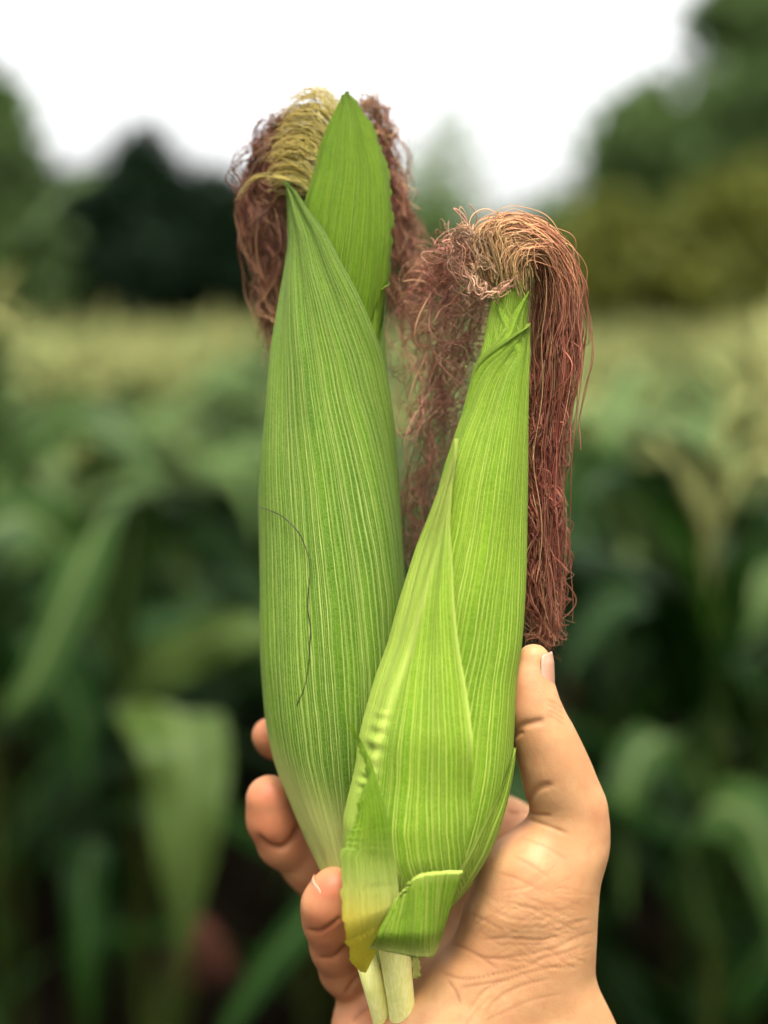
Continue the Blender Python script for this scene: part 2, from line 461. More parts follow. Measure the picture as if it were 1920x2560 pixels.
tree('olive bush at the right edge below the tallest tree', 1640, 2050, 400, 900, 13.5, M_FOL_OLIVE, 60, 90, 0.12, name='bush')

def distant_wood():
    """far belt of trees closing the field on both sides"""
    r = np.random.default_rng(77); n = 26000
    xm = r.uniform(-95, 110, n); top = 4.6 + 1.5 * np.sin(xm * 0.23) + 1.1 * np.sin(xm * 0.61 + 1) + 0.6 * np.sin(xm * 1.7)
    c = np.stack([xm, 66 + r.uniform(-3, 3, n) + 0.0016 * xm ** 2, top * r.random(n) ** 0.55], 1)
    a = r.standard_normal((n, 3)); a /= np.linalg.norm(a, axis=1, keepdims=True)
    b = np.cross(a, r.standard_normal((n, 3))); b /= np.linalg.norm(b, axis=1, keepdims=True)
    s_ = r.uniform(0.25, 0.6, n)[:, None]
    V = np.stack([c - a * s_, c - b * s_ * 0.5, c + a * s_, c + b * s_ * 0.5], 1).reshape(-1, 3)
    o = link('distant_wood', mesh('distant_wood', V, np.arange(n * 4).reshape(-1, 4), smooth=False), M_FOL_MID)
    tag(o, 'low belt of distant trees along the far edge of the field', 'wood', kind='stuff')
distant_wood()

# ------------------------------------------------------------------ corn plants
def leaf_mesh(name, L, Wd, up0, droop, fold=0.5, wave=0.25, ns=16, seed=0, twist=0.0):
    r = np.random.default_rng(seed)
    s = np.linspace(0, 1, ns)
    ang = math.radians(up0) - math.radians(up0 + droop) * s ** 1.25
    dx = np.cumsum(np.cos(ang)) * L / ns; dz = np.cumsum(np.sin(ang)) * L / ns
    dx -= dx[0]; dz -= dz[0]
    P = np.stack([dx, 0.03 * L * np.sin(s * 3 + seed), dz], 1)
    return ribbon(name, P, Wd, fold, wave, seed, twist)

def ribbon(name, P, Wd, fold=0.5, wave=0.25, seed=0, twist=0.0, side=None, raw=False):
    """corn leaf along the guide P: keeled blade with wavy margins"""
    P = np.asarray(P, float); ns = len(P); s = np.linspace(0, 1, ns)
    T = np.gradient(P, axis=0); T /= np.linalg.norm(T, axis=1, keepdims=True)
    sd_ = np.array([0, 1.0, 0]) if side is None else np.asarray(side, float)
    S = sd_ - (T @ sd_)[:, None] * T; S /= np.linalg.norm(S, axis=1, keepdims=True)
    N = np.cross(S, T)
    tw = twist * s
    S, N = S * np.cos(tw)[:, None] + N * np.sin(tw)[:, None], N * np.cos(tw)[:, None] - S * np.sin(tw)[:, None]
    w = Wd / 2 * np.clip(0.35 + s * 5, 0, 1) * np.clip(1 - s ** 3.2, 0.0, 1)
    w = np.maximum(w, Wd * 0.01)
    us = np.array([-1, -0.55, -0.1, 0, 0.1, 0.55, 1.0])
    rows = []
    for u in us:
        hgt = abs(u) * fold * w * (0.7 - 0.4 * s) + wave * w * (abs(u) ** 2) * np.sin(s * 19 + seed + (2 if u > 0 else 0)) * np.sin(s * math.pi)
        rows.append(P + S * (u * w)[:, None] + N * hgt[:, None])
    V = np.stack(rows, 1).reshape(-1, 3)
    uv = np.stack([np.tile((us + 1) / 2, ns), np.repeat(s, 7)], 1)
    if raw: return V, grid_faces(ns, 7), uv
    return mesh(name, V, grid_faces(ns, 7), uv=uv)

LEAVES = [leaf_mesh('leaf', L, wd, u, d, f, wv, 16, i, t) for i, (L, wd, u, d, f, wv, t) in enumerate([
    (0.78, 0.085, 62, 60, 0.5, 0.25, 0.2), (0.85, 0.090, 55, 75, 0.4, 0.3, -0.3), (0.70, 0.080, 68, 30, 0.6, 0.2, 0.4),
    (0.92, 0.095, 58, 85, 0.4, 0.3, 0.0), (0.62, 0.070, 72, 15, 0.6, 0.2, -0.2), (0.80, 0.088, 50, 80, 0.5, 0.35, 0.5)])]
LIT_LEAVES = [me.copy() for me in LEAVES]  # copies for the top leaves, with skylight painted into their colour
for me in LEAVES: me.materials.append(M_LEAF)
for me in LIT_LEAVES: me.name = 'leaf'; me.materials.append(M_LEAF_LIT)

def tassel_mb(mb, top, seed, m=0, nb=9, seg=7, sides=4, size=1.0):
    r = np.random.default_rng(seed)
    def br(a, b, c, rad):
        P = crom([a, b, c], seg); R = rad * (1 + 0.5 * np.sin(np.arange(seg) * 2.4 + seed)); R[0] *= 0.5; R[-1] *= 0.4
        mb.tube(P, R, sides, m)
    t = np.array(top, float)
    br(t, t + [0, 0, 0.13 * size], t + [0.02, 0, 0.27 * size], 0.0065)
    for i in range(nb):
        a = r.uniform(0, 6.28); l = r.uniform(0.13, 0.2) * size; sp = r.uniform(0.35, 0.8); z0 = r.uniform(0.0, 0.09) * size
        d = np.array([math.cos(a), math.sin(a), 0])
        br(t + [0, 0, z0], t + d * l * 0.45 * sp + [0, 0, z0 + l * 0.6], t + d * l * sp + [0, 0, z0 + l * r.uniform(0.5, 0.95)], 0.0055)

TASS = []
for i in range(3):
    mb = MB(); tassel_mb(mb, (0, 0, 0), 40 + i, 0, 10); me = mb.mesh('tassel'); me.materials.append(M_TASSEL); TASS.append(me)

def stalk_mesh(h, seed):
    r = np.random.default_rng(seed)
    n = 15; z = np.linspace(-0.03, h, n)
    P = np.stack([0.012 * np.sin(z * 2.2 + seed), 0.012 * np.cos(z * 1.7 + seed) - 0.012, z], 1)
    R = np.linspace(0.0125, 0.005, n) * (1 + 0.15 * (np.arange(n) % 2))
    mb = MB(); mb.tube(P, R, 7); me = mb.mesh('stalk'); me.materials.append(M_CSTALK); return me
STALKS = [stalk_mesh(1.0, i) for i in range(3)]

def ear_meshes():
    t = np.linspace(0, 1, 10)
    mb = MB(); mb.tube(np.stack([0.06 * t, 0 * t, 0.2 * t], 1), 0.024 * np.sin(np.clip(t * 2.6 + 0.35, 0, 3.05)) + 0.002, 8)
    e = mb.mesh('ear'); e.materials.append(M_CSTALK)
    n = 40; P = np.zeros((n, 8, 3)); q = np.linspace(0, 1, 8)
    for i in range(n):
        a = rng.uniform(0, 6.28); l = rng.uniform(0.02, 0.05)
        P[i] = np.stack([0.06 + l * np.cos(a) * q, l * np.sin(a) * q, 0.195 + 0.03 * q - 0.085 * q * q], 1) + rng.standard_normal((8, 3)) * 0.002
    V, f = tubes(P, np.full((n, 8), 0.0011), 3)
    s = mesh('silk', V, f); s.materials.append(M_RSILK)
    return e, s
EAR, ESILK = ear_meshes()

def corn_plant(x, y, h, az, seed, label, group, nleaf=9, tassel=True, ear=False, lo=0.38, hi=0.97):
    r = np.random.default_rng(seed)
    root = empty('corn_plant', (x, y, 0), az)
    tag(root, label, 'corn plant', group)
    st = bpy.data.objects.new('stalk', STALKS[seed % 3]); COL.objects.link(st); st.parent = root; st.scale = (1, 1, h)
    for i in range(nleaf):
        f = i / (nleaf - 1)
        o = bpy.data.objects.new('leaf', (LIT_LEAVES if i >= nleaf - (4 if y > 3.2 else 2) else LEAVES)[int(r.integers(0, 6))]); COL.objects.link(o); o.parent = root
        o.location = (0, 0, h * (lo + (hi - lo) * f))
        o.rotation_euler = (r.uniform(-0.15, 0.15), r.uniform(-0.2, 0.2), (i % 2) * math.pi + r.uniform(-0.55, 0.55))
        s = (0.75 + 0.4 * math.sin(math.pi * min(1, f * 0.9 + 0.15))) * r.uniform(0.85, 1.1)
        o.scale = (s, s, s)
    if tassel:
        t = bpy.data.objects.new('tassel', TASS[seed % 3]); COL.objects.link(t); t.parent = root
        t.location = (0.012 * math.sin(h * 2.2 + seed % 3), 0, h - 0.02); t.rotation_euler = (r.uniform(-.1, .1), r.uniform(-.1, .1), r.uniform(0, 6))
    if ear:
        e = bpy.data.objects.new('ear', EAR); COL.objects.link(e); e.parent = root
        e.location = (0.008, 0, h * 0.5); e.rotation_euler = (0, 0, r.uniform(0, 6.28))
        s = bpy.data.objects.new('silk', ESILK); COL.objects.link(s); s.parent = e; s['kind'] = 'stuff'
    return root

HT = math.tan(math.radians(15.3))
HALF = lambda y: y * HT
# near plants, each with stalk, leaves and tassel
PL = 'blurred corn plant with long arching leaves and straw yellow tassel in the near rows'
cand = []
row = -4.6
while row < 4.7:
    y = 1.55 + rng.uniform(0, 0.2)
    while y < 7.2:
        cand.append((row + rng.uniform(-0.07, 0.07), y)); y += rng.uniform(0.20, 0.32)
    row += 0.56
near = [(x, y) for x, y in cand if abs(x) < HALF(y) + 0.40 and not (y < 2.3 and abs(x) < 0.16)]
for i, (x, y) in enumerate(near):
    h = rng.uniform(1.34, 1.50) + 0.006 * y
    corn_plant(x, y, h, rng.uniform(0, 6.28), i, PL, 'corn plants in the near rows', ear=(i % 5 == 0 and y > 2.6), tassel=(y > 2.7 or i % 4 == 0))

# farther plants: one mesh each
def plant_mesh(name, seed, h, nl=8, ns=7, nb=6, seg=4):
    r = np.random.default_rng(seed); mb = MB()
    z = np.linspace(-0.03, h, 5); mb.tube(np.stack([0 * z, 0 * z, z], 1), np.linspace(0.012, 0.005, 5), 4, 1)
    for i in range(nl):
        f = i / (nl - 1); L = r.uniform(0.6, 0.9) * (0.75 + 0.3 * math.sin(math.pi * f)); a = (i % 2) * math.pi + r.uniform(-.6, .6)
        s = np.linspace(0, 1, ns); up = math.radians(r.uniform(50, 72)); dr = math.radians(r.uniform(15, 85))
        an = up - (up + dr) * s ** 1.25
        dx = np.concatenate([[0], np.cumsum(np.cos(an))[:-1]]) * L / ns; dz = np.concatenate([[0], np.cumsum(np.sin(an))[:-1]]) * L / ns
        P = np.stack([dx * math.cos(a), dx * math.sin(a), dz + h * (0.25 + 0.72 * f)], 1)
        V, fc, uv = ribbon('l', P, 0.085, 0.5, 0.25, i, 0.2, side=(-math.sin(a), math.cos(a), 0), raw=True)
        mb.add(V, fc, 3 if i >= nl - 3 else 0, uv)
    tassel_mb(mb, (0, 0, h - 0.02), seed, 2, nb, seg, 3)
    me = mb.mesh(name)
    for m in (M_LEAF, M_CSTALK, M_TASSEL, M_LEAF_LIT): me.materials.append(m)
    return me
FARM = [plant_mesh('corn_plant', 100 + i, 1.42 + 0.03 * (i % 4)) for i in range(6)]
row = -4.8; cnt = 0; spots = []
while row < 4.9:
    y = 7.3
    while y < 14:
        y += rng.uniform(0.26, 0.42)
        x = row + rng.uniform(-.08, .08)
        if abs(x) < HALF(y) + 0.25: spots.append((y, x))
    row += 0.56
spots.sort()
spots = spots[:max(0, 300 - len(near))]
YF = spots[-1][0]
for y, x in spots:
    o = bpy.data.objects.new('corn_plant', FARM[int(rng.integers(0, 6))]); COL.objects.link(o)
    o.location = (x, y, 0); o.rotation_euler = (0, 0, rng.uniform(0, 6.28)); s = rng.uniform(0.94, 1.06); o.scale = (s, s, s)
    tag(o, 'small blurred corn plant with yellow tassel in the rows farther back', 'corn plant', 'corn plants in the farther rows')
# the rest of the field as one mass
me0 = plant_mesh('corn_field', 300, 1.46, 5, 4, 4, 3)
V0 = np.empty(len(me0.vertices) * 3, np.float32); me0.vertices.foreach_get('co', V0); V0 = V0.reshape(-1, 3)
F0 = np.array([p.vertices[:] for p in me0.polygons]); m0 = np.array([p.material_index for p in me0.polygons])
pos = []
for row in np.arange(-13.95, 14, 0.62):
    for y in np.arange(-5.5, 34, 0.42 if abs(row) < 9 else 0.6):
        yy = y + rng.uniform(-.15, .15); xx = row + rng.uniform(-.1, .1)
        if yy < 2.4:
            if abs(xx) < 6 and math.hypot(xx, yy - 0.2) > 0.95 and abs(xx) > HALF(max(yy, 0)) + 0.62 * (yy > 0): pos.append((xx, yy))
        elif abs(xx) < max(yy * 0.62 + 0.5, 4.5) and (yy > YF + 0.2 or abs(xx) > HALF(yy) + 0.65): 
            if yy < 20 or rng.random() < 0.55: pos.append((xx, yy))
pos = np.array(pos); n = len(pos)
an = rng.uniform(0, 6.28, n); sc = rng.uniform(0.93, 1.07, n)
VX = (V0[None, :, 0] * np.cos(an)[:, None] - V0[None, :, 1] * np.sin(an)[:, None]) * sc[:, None] + pos[:, :1]
VY = (V0[None, :, 0] * np.sin(an)[:, None] + V0[None, :, 1] * np.cos(an)[:, None]) * sc[:, None] + pos[:, 1:]
VZ = V0[None, :, 2] * sc[:, None]
FV = np.stack([VX, VY, VZ], -1).reshape(-1, 3)
FF = (F0[None] + (np.arange(n) * len(V0))[:, None, None]).reshape(-1, 4)
cf = link('corn_field', mesh('corn_field', FV, FF, uv=np.full((len(FV), 2), 0.3), matidx=np.tile(m0, n)), [M_LEAF, M_CSTALK, M_TASSEL, M_LEAF_LIT])
tag(cf, 'mass of distant corn with yellow tassels reaching the trees', 'corn field', kind='stuff')
bpy.data.meshes.remove(me0)
print('corn: near', len(near), 'far', len(spots), 'mass', n, 'tris', len(FF) * 2)

# hero plants whose big blurred leaves are seen next to the hand
def hero(label, px, d, leaves, h, tassel=True, ear=None, pale=(0, 1)):
    b = at(px, 1280, d); base = np.array([b[0], b[1], 0])
    root = empty('corn_plant', base); tag(root, label, 'corn plant', 'corn plants beside the hand')
    st = bpy.data.objects.new('stalk', STALKS[0]); COL.objects.link(st); st.parent = root; st.scale = (1, 1, h)
    for i, (pts, wpx, sidev) in enumerate(leaves):
        G = crom(pts, 18); P = at(G[:, 0], G[:, 1], G[:, 2])
        wd = wpx / F * np.mean(G[:, 2])
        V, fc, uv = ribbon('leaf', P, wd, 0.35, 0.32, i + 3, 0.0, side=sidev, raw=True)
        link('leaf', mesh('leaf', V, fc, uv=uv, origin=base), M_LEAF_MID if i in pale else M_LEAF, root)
    if tassel:
        t = bpy.data.objects.new('tassel', TASS[1]); COL.objects.link(t); t.parent = root; t.location = (0, 0, h - 0.02)
    if ear is not None:
        e = bpy.data.objects.new('ear', EAR); COL.objects.link(e); e.parent = root; e.location = (0.008, 0, ear[0]); e.rotation_euler = (0, 0, ear[1])
        s = bpy.data.objects.new('silk', ESILK); COL.objects.link(s); s.parent = e; s['kind'] = 'stuff'
X_ = (1, 0, 0)
hero('blurred corn plant with broad pale leaf hanging straight down left of the fingertips', 300, 1.45,
     [([(320, 1750, 1.45), (420, 1770, 1.36), (455, 1850, 1.30), (465, 2000, 1.28), (460, 2200, 1.28), (455, 2410, 1.30)], 235, X_),
      ([(290, 1790, 1.45), (360, 1700, 1.40), (480, 1620, 1.34), (620, 1580, 1.30), (760, 1620, 1.30)], 150, (-0.2, 0.4, 1)),
      ([(300, 1700, 1.45), (200, 1450, 1.40), (90, 1300, 1.36), (-40, 1330, 1.34), (-160, 1500, 1.34)], 190, (0, 0.7, 1)),
      ([(300, 1600, 1.45), (330, 1300, 1.42), (280, 1260, 1.38), (200, 1420, 1.32), (80, 1700, 1.30), (0, 1800, 1.3)], 170, (1, 0, 0.6)),
      ([(300, 2250, 1.45), (240, 2100, 1.42), (215, 2200, 1.40), (210, 2400, 1.38), (230, 2600, 1.38)], 120, X_)], 1.38, False, (0.86, 0.2), (0, 1, 2, 3))
hero('blurred corn plant with arching pale leaf at the right edge beside the wrist', 1780, 1.5,
     [([(1780, 2350, 1.5), (1720, 2120, 1.45), (1790, 2010, 1.40), (1900, 2080, 1.36), (1970, 2300, 1.34), (1980, 2600, 1.34)], 190, (0.6, 0.2, 0.8)),
      ([(1780, 2000, 1.5), (1700, 1850, 1.48), (1600, 1880, 1.46), (1560, 2050, 1.44), (1570, 2300, 1.44)], 120, X_),
      ([(1780, 1700, 1.5), (1850, 1400, 1.48), (1960, 1300, 1.46), (2080, 1400, 1.46)], 150, (0, 0.6, 1)),
      ([(1780, 1600, 1.5), (1700, 1300, 1.5), (1560, 1180, 1.5), (1420, 1230, 1.5), (1330, 1400, 1.5)], 150, (0.2, 0.6, 1))], 1.40, True, None)
hero('blurred corn plant whose tall straw leaf leans in from the left edge', -70, 1.7,
     [([(-70, 1300, 1.7), (-40, 900, 1.7), (60, 600, 1.68), (170, 470, 1.66), (260, 430, 1.66)], 120, (0.5, 0.5, 0.8)),
      ([(-70, 1500, 1.7), (20, 1150, 1.68), (120, 1050, 1.66), (300, 1080, 1.64), (420, 1250, 1.62)], 150, (0, 0.7, 1)),
      ([(-70, 1700, 1.7), (60, 1600, 1.68), (180, 1750, 1.66), (220, 2000, 1.64)], 150, X_)], 1.55, True, None)
hero('blurred corn plant rising behind the gap between the two ears', 1010, 1.9,
     [([(1010, 1700, 1.9), (1040, 1300, 1.86), (1080, 1150, 1.82), (1000, 1120, 1.8), (900, 1250, 1.8)], 120, (0, 0.6, 1)),
      ([(1010, 1900, 1.9), (1120, 1600, 1.86), (1240, 1700, 1.84), (1300, 1950, 1.84)], 130, X_)], 1.44, True, (0.95, 1.0))

# ------------------------------------------------------------------ the two ears
class Body:
    """traced outline of an ear: left and right edge for each photo row, elliptical section at its own distance"""
    def __init__(s, rows, depth, k=0.85):
        r = np.array(rows, float); s.y, s.L, s.R = r.T
        s.dy, s.dd = np.array(depth, float).T; s.k = k
    def sec(s, y):
        L = curve(s.y, s.L, y); R = curve(s.y, s.R, y)
        return (L + R) / 2, (R - L) / 2, curve(s.dy, s.dd, y)
    def th(s, x, y):
        c, w, _ = s.sec(np.array([y]))
        return math.degrees(math.asin(float(np.clip((x - c[0]) / w[0], -1, 1))))
    def pt(s, y, th, off=0.0):
        """off in metres outwards"""
        c, w, d0 = s.sec(y)
        wm = w / F * d0 + off
        d = d0 - s.k * wm * np.cos(th)
        dx = wm * np.sin(th)
        P = at(c, y, d0)
        return P + dx[..., None] * RT + (d - d0)[..., None] * FW

def husk(name, body, rows, nv, off, mat, parent, org, lift=(0.0006, 0.0006), nu=36, nr=90, jag=0.0, paint=None, ripple=None, seed=0, solid=0.0, sink=0.0, rag=0.0, fade=None, clip=None):
    """a husk leaf lying on the ear: rows = (photo row, left angle, right angle), tip first"""
    r = np.random.default_rng(seed + 11)
    R = np.array(rows, float)
    t = np.linspace(0, 1, nr)
    y = R[0, 0] + (R[-1, 0] - R[0, 0]) * (0.55 * t + 0.45 * t ** 2)
    a0 = np.radians(curve(R[:, 0], R[:, 1], y)); a1 = np.radians(curve(R[:, 0], R[:, 2], y))
    ker = np.exp(-(np.arange(-8, 9) / 3.5) ** 2); ker /= ker.sum()
    if nr > 140:
        pad = lambda v: np.convolve(np.concatenate([2 * v[0] - v[8:0:-1], v, 2 * v[-1] - v[-2:-10:-1]]), ker, 'valid')
        a0, a1 = pad(a0), pad(a1)
    if jag:
        a0 = a0 + np.radians(r.standard_normal(nr) * jag); a1 = a1 + np.radians(r.standard_normal(nr) * jag)
    u = np.linspace(-1, 1, nu); u = np.sign(u) * np.abs(u) ** 0.9
    U, Y = np.meshgrid((u + 1) / 2, y)
    TH = a0[:, None] + (a1 - a0)[:, None] * U
    UV_ = U
    if clip is not None:                       # margin torn across the veins
        K = np.array(clip, float)
        TH = np.minimum(TH, np.radians(np.interp(y, K[:, 0], K[:, 1]) + r.standard_normal(nr) * 0.8)[:, None])
        UV_ = (TH - a0[:, None]) / (a1 - a0)[:, None]
    O = off + lift[0] * (1 - UV_) ** 4 + lift[1] * UV_ ** 4 + 0.0007 * np.sin(UV_ * 9 + Y * 0.006 + seed) * np.sin(UV_ * math.pi)
    O = O + 0.0004 * np.sin(UV_ * 31 + seed * 2 + np.sin(Y * 0.004) * 2)
    O = O - sink * ss((Y - R[0, 0]) / (R[-1, 0] - R[0, 0]), 0.35, 0.9)
    if rag: O = O + (np.repeat(r.standard_normal(nr // 3 + 1), 3)[:nr] * rag + r.standard_normal(nr) * rag * 0.4)[:, None] * ss(U, 0.93, 1.0)
    if fade is not None: O = 0.0012 + (O - 0.0012) * (1 - ss(Y, *fade))
    if ripple is not None: O = O + ripple(U, Y)
    V = body.pt(Y.ravel(), TH.ravel(), O.ravel())
    uv = np.stack([UV_.ravel() * nv + seed * 37.0, (Y.ravel() - R[0, 0]) / 1000.0 + seed], 1)
    c = np.zeros((len(V), 3))
    ed = np.minimum(U, 1 - U).ravel()
    wdeg = np.degrees((a1 - a0))[:, None].repeat(nu, 1).ravel()
    c[:, 2] = np.clip(1 - ed * wdeg / 3.5, 0, 1) * 0.8
    if fade is not None: c[:, 2] *= 1 - ss(Y.ravel(), fade[0], fade[0] + 120)
    if paint is not None:
        p = paint(U.ravel(), Y.ravel(), np.degrees(TH.ravel()))
        for j, v in enumerate(p):
            if v is not None: c[:, j] = np.clip(np.maximum(c[:, j], v), 0, 1)
    o = link(name, mesh(name, V, grid_faces(nr, nu), uv=uv, col=c, origin=org), mat, parent)
    if solid:
        m = o.modifiers.new('thickness', 'SOLIDIFY'); m.thickness = solid; m.offset = -1
    return o

def ss(x, a, b): 
    t = np.clip((x - a) / (b - a), 0, 1); return t * t * (3 - 2 * t)

BL = Body([(440, 722, 965), (520, 722, 972), (590, 721, 972), (753, 700, 966), (880, 681, 966), (1043, 665, 972), (1205, 652, 984), (1368, 649, 997),
           (1531, 648, 1006), (1640, 651, 1006), (1700, 656, 1004), (1790, 666, 998), (1863, 680, 988), (1928, 700, 975), (1993, 727, 960), (2058, 755, 947), (2123, 785, 935), (2170, 807, 930),
           (2300, 862, 938), (2400, 905, 950), (2480, 925, 968)],
          [(440, 0.513), (1000, 0.516), (1800, 0.517), (2150, 0.513), (2400, 0.503)], 0.85)
BT = Body([(232, 858, 866), (245, 855, 877), (262, 848, 891), (298, 830, 917), (330, 817, 934), (363, 804, 945), (428, 788, 965), (494, 768, 974), (525, 760, 976), (590, 746, 977),
           (656, 735, 974), (720, 725, 970), (800, 712, 962), (1000, 690, 955), (1200, 676, 965)],
          [(232, 0.512), (600, 0.511), (1200, 0.515)], 0.62)
BR = Body([(680, 1246, 1321), (728, 1235, 1319), (793, 1220, 1317), (868, 1203, 1316), (930, 1189, 1316), (1020, 1165, 1316), (1086, 1141, 1317), (1180, 1110, 1318),
           (1220, 1099, 1318), (1312, 1079, 1317), (1400, 1056, 1316), (1500, 1026, 1312), (1608, 997, 1304), (1700, 963, 1290), (1800, 932, 1283), (1900, 905, 1276), (2000, 876, 1260),
           (2060, 866, 1245), (2110, 866, 1228), (2146, 872, 1210), (2190, 885, 1183), (2225, 900, 1157), (2260, 912, 1126), (2300, 925, 1088), (2400, 950, 1030)],
          [(680, 0.487), (1200, 0.488), (1700, 0.489), (2100, 0.490), (2400, 0.492)], 0.85)

ORG_L = at(940, 2540, 0.503)
ear_l = empty('corn_ear', ORG_L)
tag(ear_l, 'larger darker green corn ear with yellow and maroon silk, standing left in the hand', 'corn ear', 'corn ears held in the hand')
ORG_R = at(1005, 2560, 0.497)
ear_r = empty('corn_ear', ORG_R)
tag(ear_r, 'smaller lime green corn ear with tufted reddish silk, in front on the right', 'corn ear', 'corn ears held in the hand')

# --- left ear
def paint_l(U, Y, T):
    base = ss(Y + (-T) * 2.2, 1900, 2130) * 0.95
    return (base, None, ss(-T, 62, 95) * 0.35)
husk('husk_leaf', BL, [(1010, -178, 178), (1200, -178, 178), (2480, -178, 178)], 60, -0.0022, M_HUSK_L, ear_l, ORG_L, (0, 0), 60, 60, paint=paint_l, seed=1)
# inner pale tip leaf
husk('husk_leaf', BT, [(228, -95, -60), (262, -110, 30), (420, -120, 100), (900, -120, 120)], 26, -0.0016, M_HUSK_T, ear_l, ORG_L, (0, 0), 24, 40,
     paint=lambda U, Y, T: (None, None, ss(-Y, -280, -235)), seed=2)
# upper leaf with its ragged right margin
o = husk('husk_leaf', BT, [(237, -90, 90), (262, -90, 92), (428, -90, 96), (600, -92, 97), (1190, -105, 97)],
         50, 0.0, M_HUSK_T, ear_l, ORG_L, (0.0002, 0.0006), 60, 130, jag=0.0, rag=0.00045, sink=0.002,
         clip=[(237, 120), (712, 120), (719, 66), (728, BT.th(951, 728)), (753, BT.th(950, 753)), (790, BT.th(938, 790)), (835, BT.th(924, 835)), (1000, 40), (1190, 20)],
         paint=lambda U, Y, T: (None, None, ss(-Y, -300, -230) * 0.5), seed=3)
o['label'] = 'upright husk leaf closing the tip, lit through from behind'
# right hand leaf seen past the upper leaf's torn edge
husk('husk_leaf', BL, [(735, 96, 112), (770, 84, 130), (830, 66, 145), (930, 45, 155), (1300, 10, 165), (1900, -10, 170)], 30, -0.0008, M_HUSK_L, ear_l, ORG_L, (0.0003, 0.0003), 30, 60, seed=4, sink=0.0015)
# big front leaf
E = lambda x, y: BL.th(x, y)
rows = [(451, -90, -88.5), (470, -91, E(737, 470)), (493, -94, E(755, 493)), (527, -99, E(772, 527)), (600, -110, E(820, 600)), (672, -120, E(853, 672)), (734, -127, E(885, 734)),
        (796, -133, E(911, 796)), (844, -137, E(928, 844)), (922, -143, E(950, 922)), (978, -146, E(959, 978)), (1045, -150, 79), (1130, -153, 90), (1260, -157, 102), (1450, -162, 114), (1700, -166, 125), (2200, -168, 138), (2480, -168, 140)]
rip_l = lambda U, Y: 0.0011 * np.exp(-((U - (0.80 - 0.00016 * (Y - 1000))) / 0.035) ** 2) * ss(Y, 980, 1080) * (1 - ss(Y, 1330, 1560))
o = husk('husk_leaf', BL, rows, 58, 0.0004, M_HUSK_L, ear_l, ORG_L, (0.0, 0.0014), 90, 170, jag=0.0, paint=paint_l, ripple=rip_l, seed=5)
o['label'] = 'big ribbed husk leaf wrapping the front of the larger ear'

# --- right ear
def paint_r(U, Y, T):
    return (ss(Y, 1980, 2330) * 0.35, None, ss(T, 60, 95) * 0.4)
husk('husk_leaf', BR, [(682, -178, 178), (1000, -178, 178), (2400, -178, 178)], 44, -0.0011, M_HUSK_R, ear_r, ORG_R, (0, 0), 60, 60, paint=paint_r, seed=6)
E = lambda x, y: BR.th(x, y)
husk('husk_leaf', BR, [(700, -130, -100), (725, -150, E(1242, 725)), (760, -160, E(1257, 760)), (793, -165, E(1274, 793)), (850, -170, E(1305, 850)), (950, -170, 110), (1300, -170, 120)], 26, -0.0006, M_HUSK_R, ear_r, ORG_R, (0, 0.0006), 26, 50, seed=7, sink=0.002)
husk('husk_leaf', BR, [(728, 84, 92), (745, E(1307, 745), 110), (793, E(1275, 793), 130), (845, E(1247, 845), 150), (885, E(1212, 885), 160), (930, -110, 165), (1000, -140, 165), (1400, -150, 165)], 30, -0.0002, M_HUSK_R, ear_r, ORG_R, (0.0005, 0), 30, 60, seed=8, sink=0.002)
o = husk('husk_leaf', BR, [(809, 84, 94), (822, E(1303, 822), 105), (835, E(1285, 835), 115), (862, E(1246, 862), 130), (888, E(1213, 888), 140), (915, -95, 150), (960, -125, 155), (1100, -150, 160), (1500, -160, 160), (2300, -160, 160), (2400, -160, 160)],
         60, 0.0003, M_HUSK_R, ear_r, ORG_R, (0.0008, 0), 80, 150, paint=paint_r, seed=9)
o['label'] = 'main lime husk leaf with veins fanning from the upper right'
# pointed front leaf
LE = [(1100, 1160), (1159, 1141), (1230, 1113), (1300, 1089), (1367, 1066), (1438, 1043), (1510, 1023), (1608, 997.5), (1700, 964), (1800, 933), (1900, 906), (2000, 877), (2060, 867)]
RE = [(1100, 1162), (1181, 1154), (1237, 1147), (1308, 1141), (1393, 1140), (1490, 1138), (1556, 1139.5), (1637, 1144), (1735, 1152), (1816, 1157), (1900, 1162), (2000, 1168), (2100, 1170)]
ys_ = [1100, 1130, 1159, 1200, 1237, 1308, 1367, 1438, 1510, 1608, 1700, 1800, 1900, 2000, 2060, 2150, 2250, 2380]
rows = []
for yy in ys_:
    xl = float(curve(*zip(*LE), yy)); xr = float(curve(*zip(*RE), yy))
    rows.append((yy, max(E(xl, yy), -89) if yy < 1480 else min(-89, -89 - (yy - 1480) * 0.03), E(min(xr, 1175), yy)))
LEy, LEx = np.array(LE).T
def from_left(Y, T):
    """photo pixels in from the leaf's left edge"""
    c, w, _ = BR.sec(Y)
    return c + w * np.sin(np.radians(T)) - curve(LEy, LEx, Y)
rowsA = np.array(rows)
def rip_r(U, Y):
    T = curve(rowsA[:, 0], rowsA[:, 1], Y) * (1 - U) + curve(rowsA[:, 0], rowsA[:, 2], Y) * U
    dx = from_left(Y, T)
    band = np.exp(-((dx - 38) / 14) ** 2)
    return 0.0005 * band * ss(Y, 1300, 1600) * (1 - ss(Y, 1960, 2060)) + 0.0005 * np.exp(-((dx - 34) / 20) ** 2) * np.sin(Y / 5.3 + 1.6 * np.sin(Y / 31.0)) * (0.75 + 0.35 * np.sin(Y / 17.0)) * ss(Y, 1740, 1790) * (1 - ss(Y, 1930, 1990))
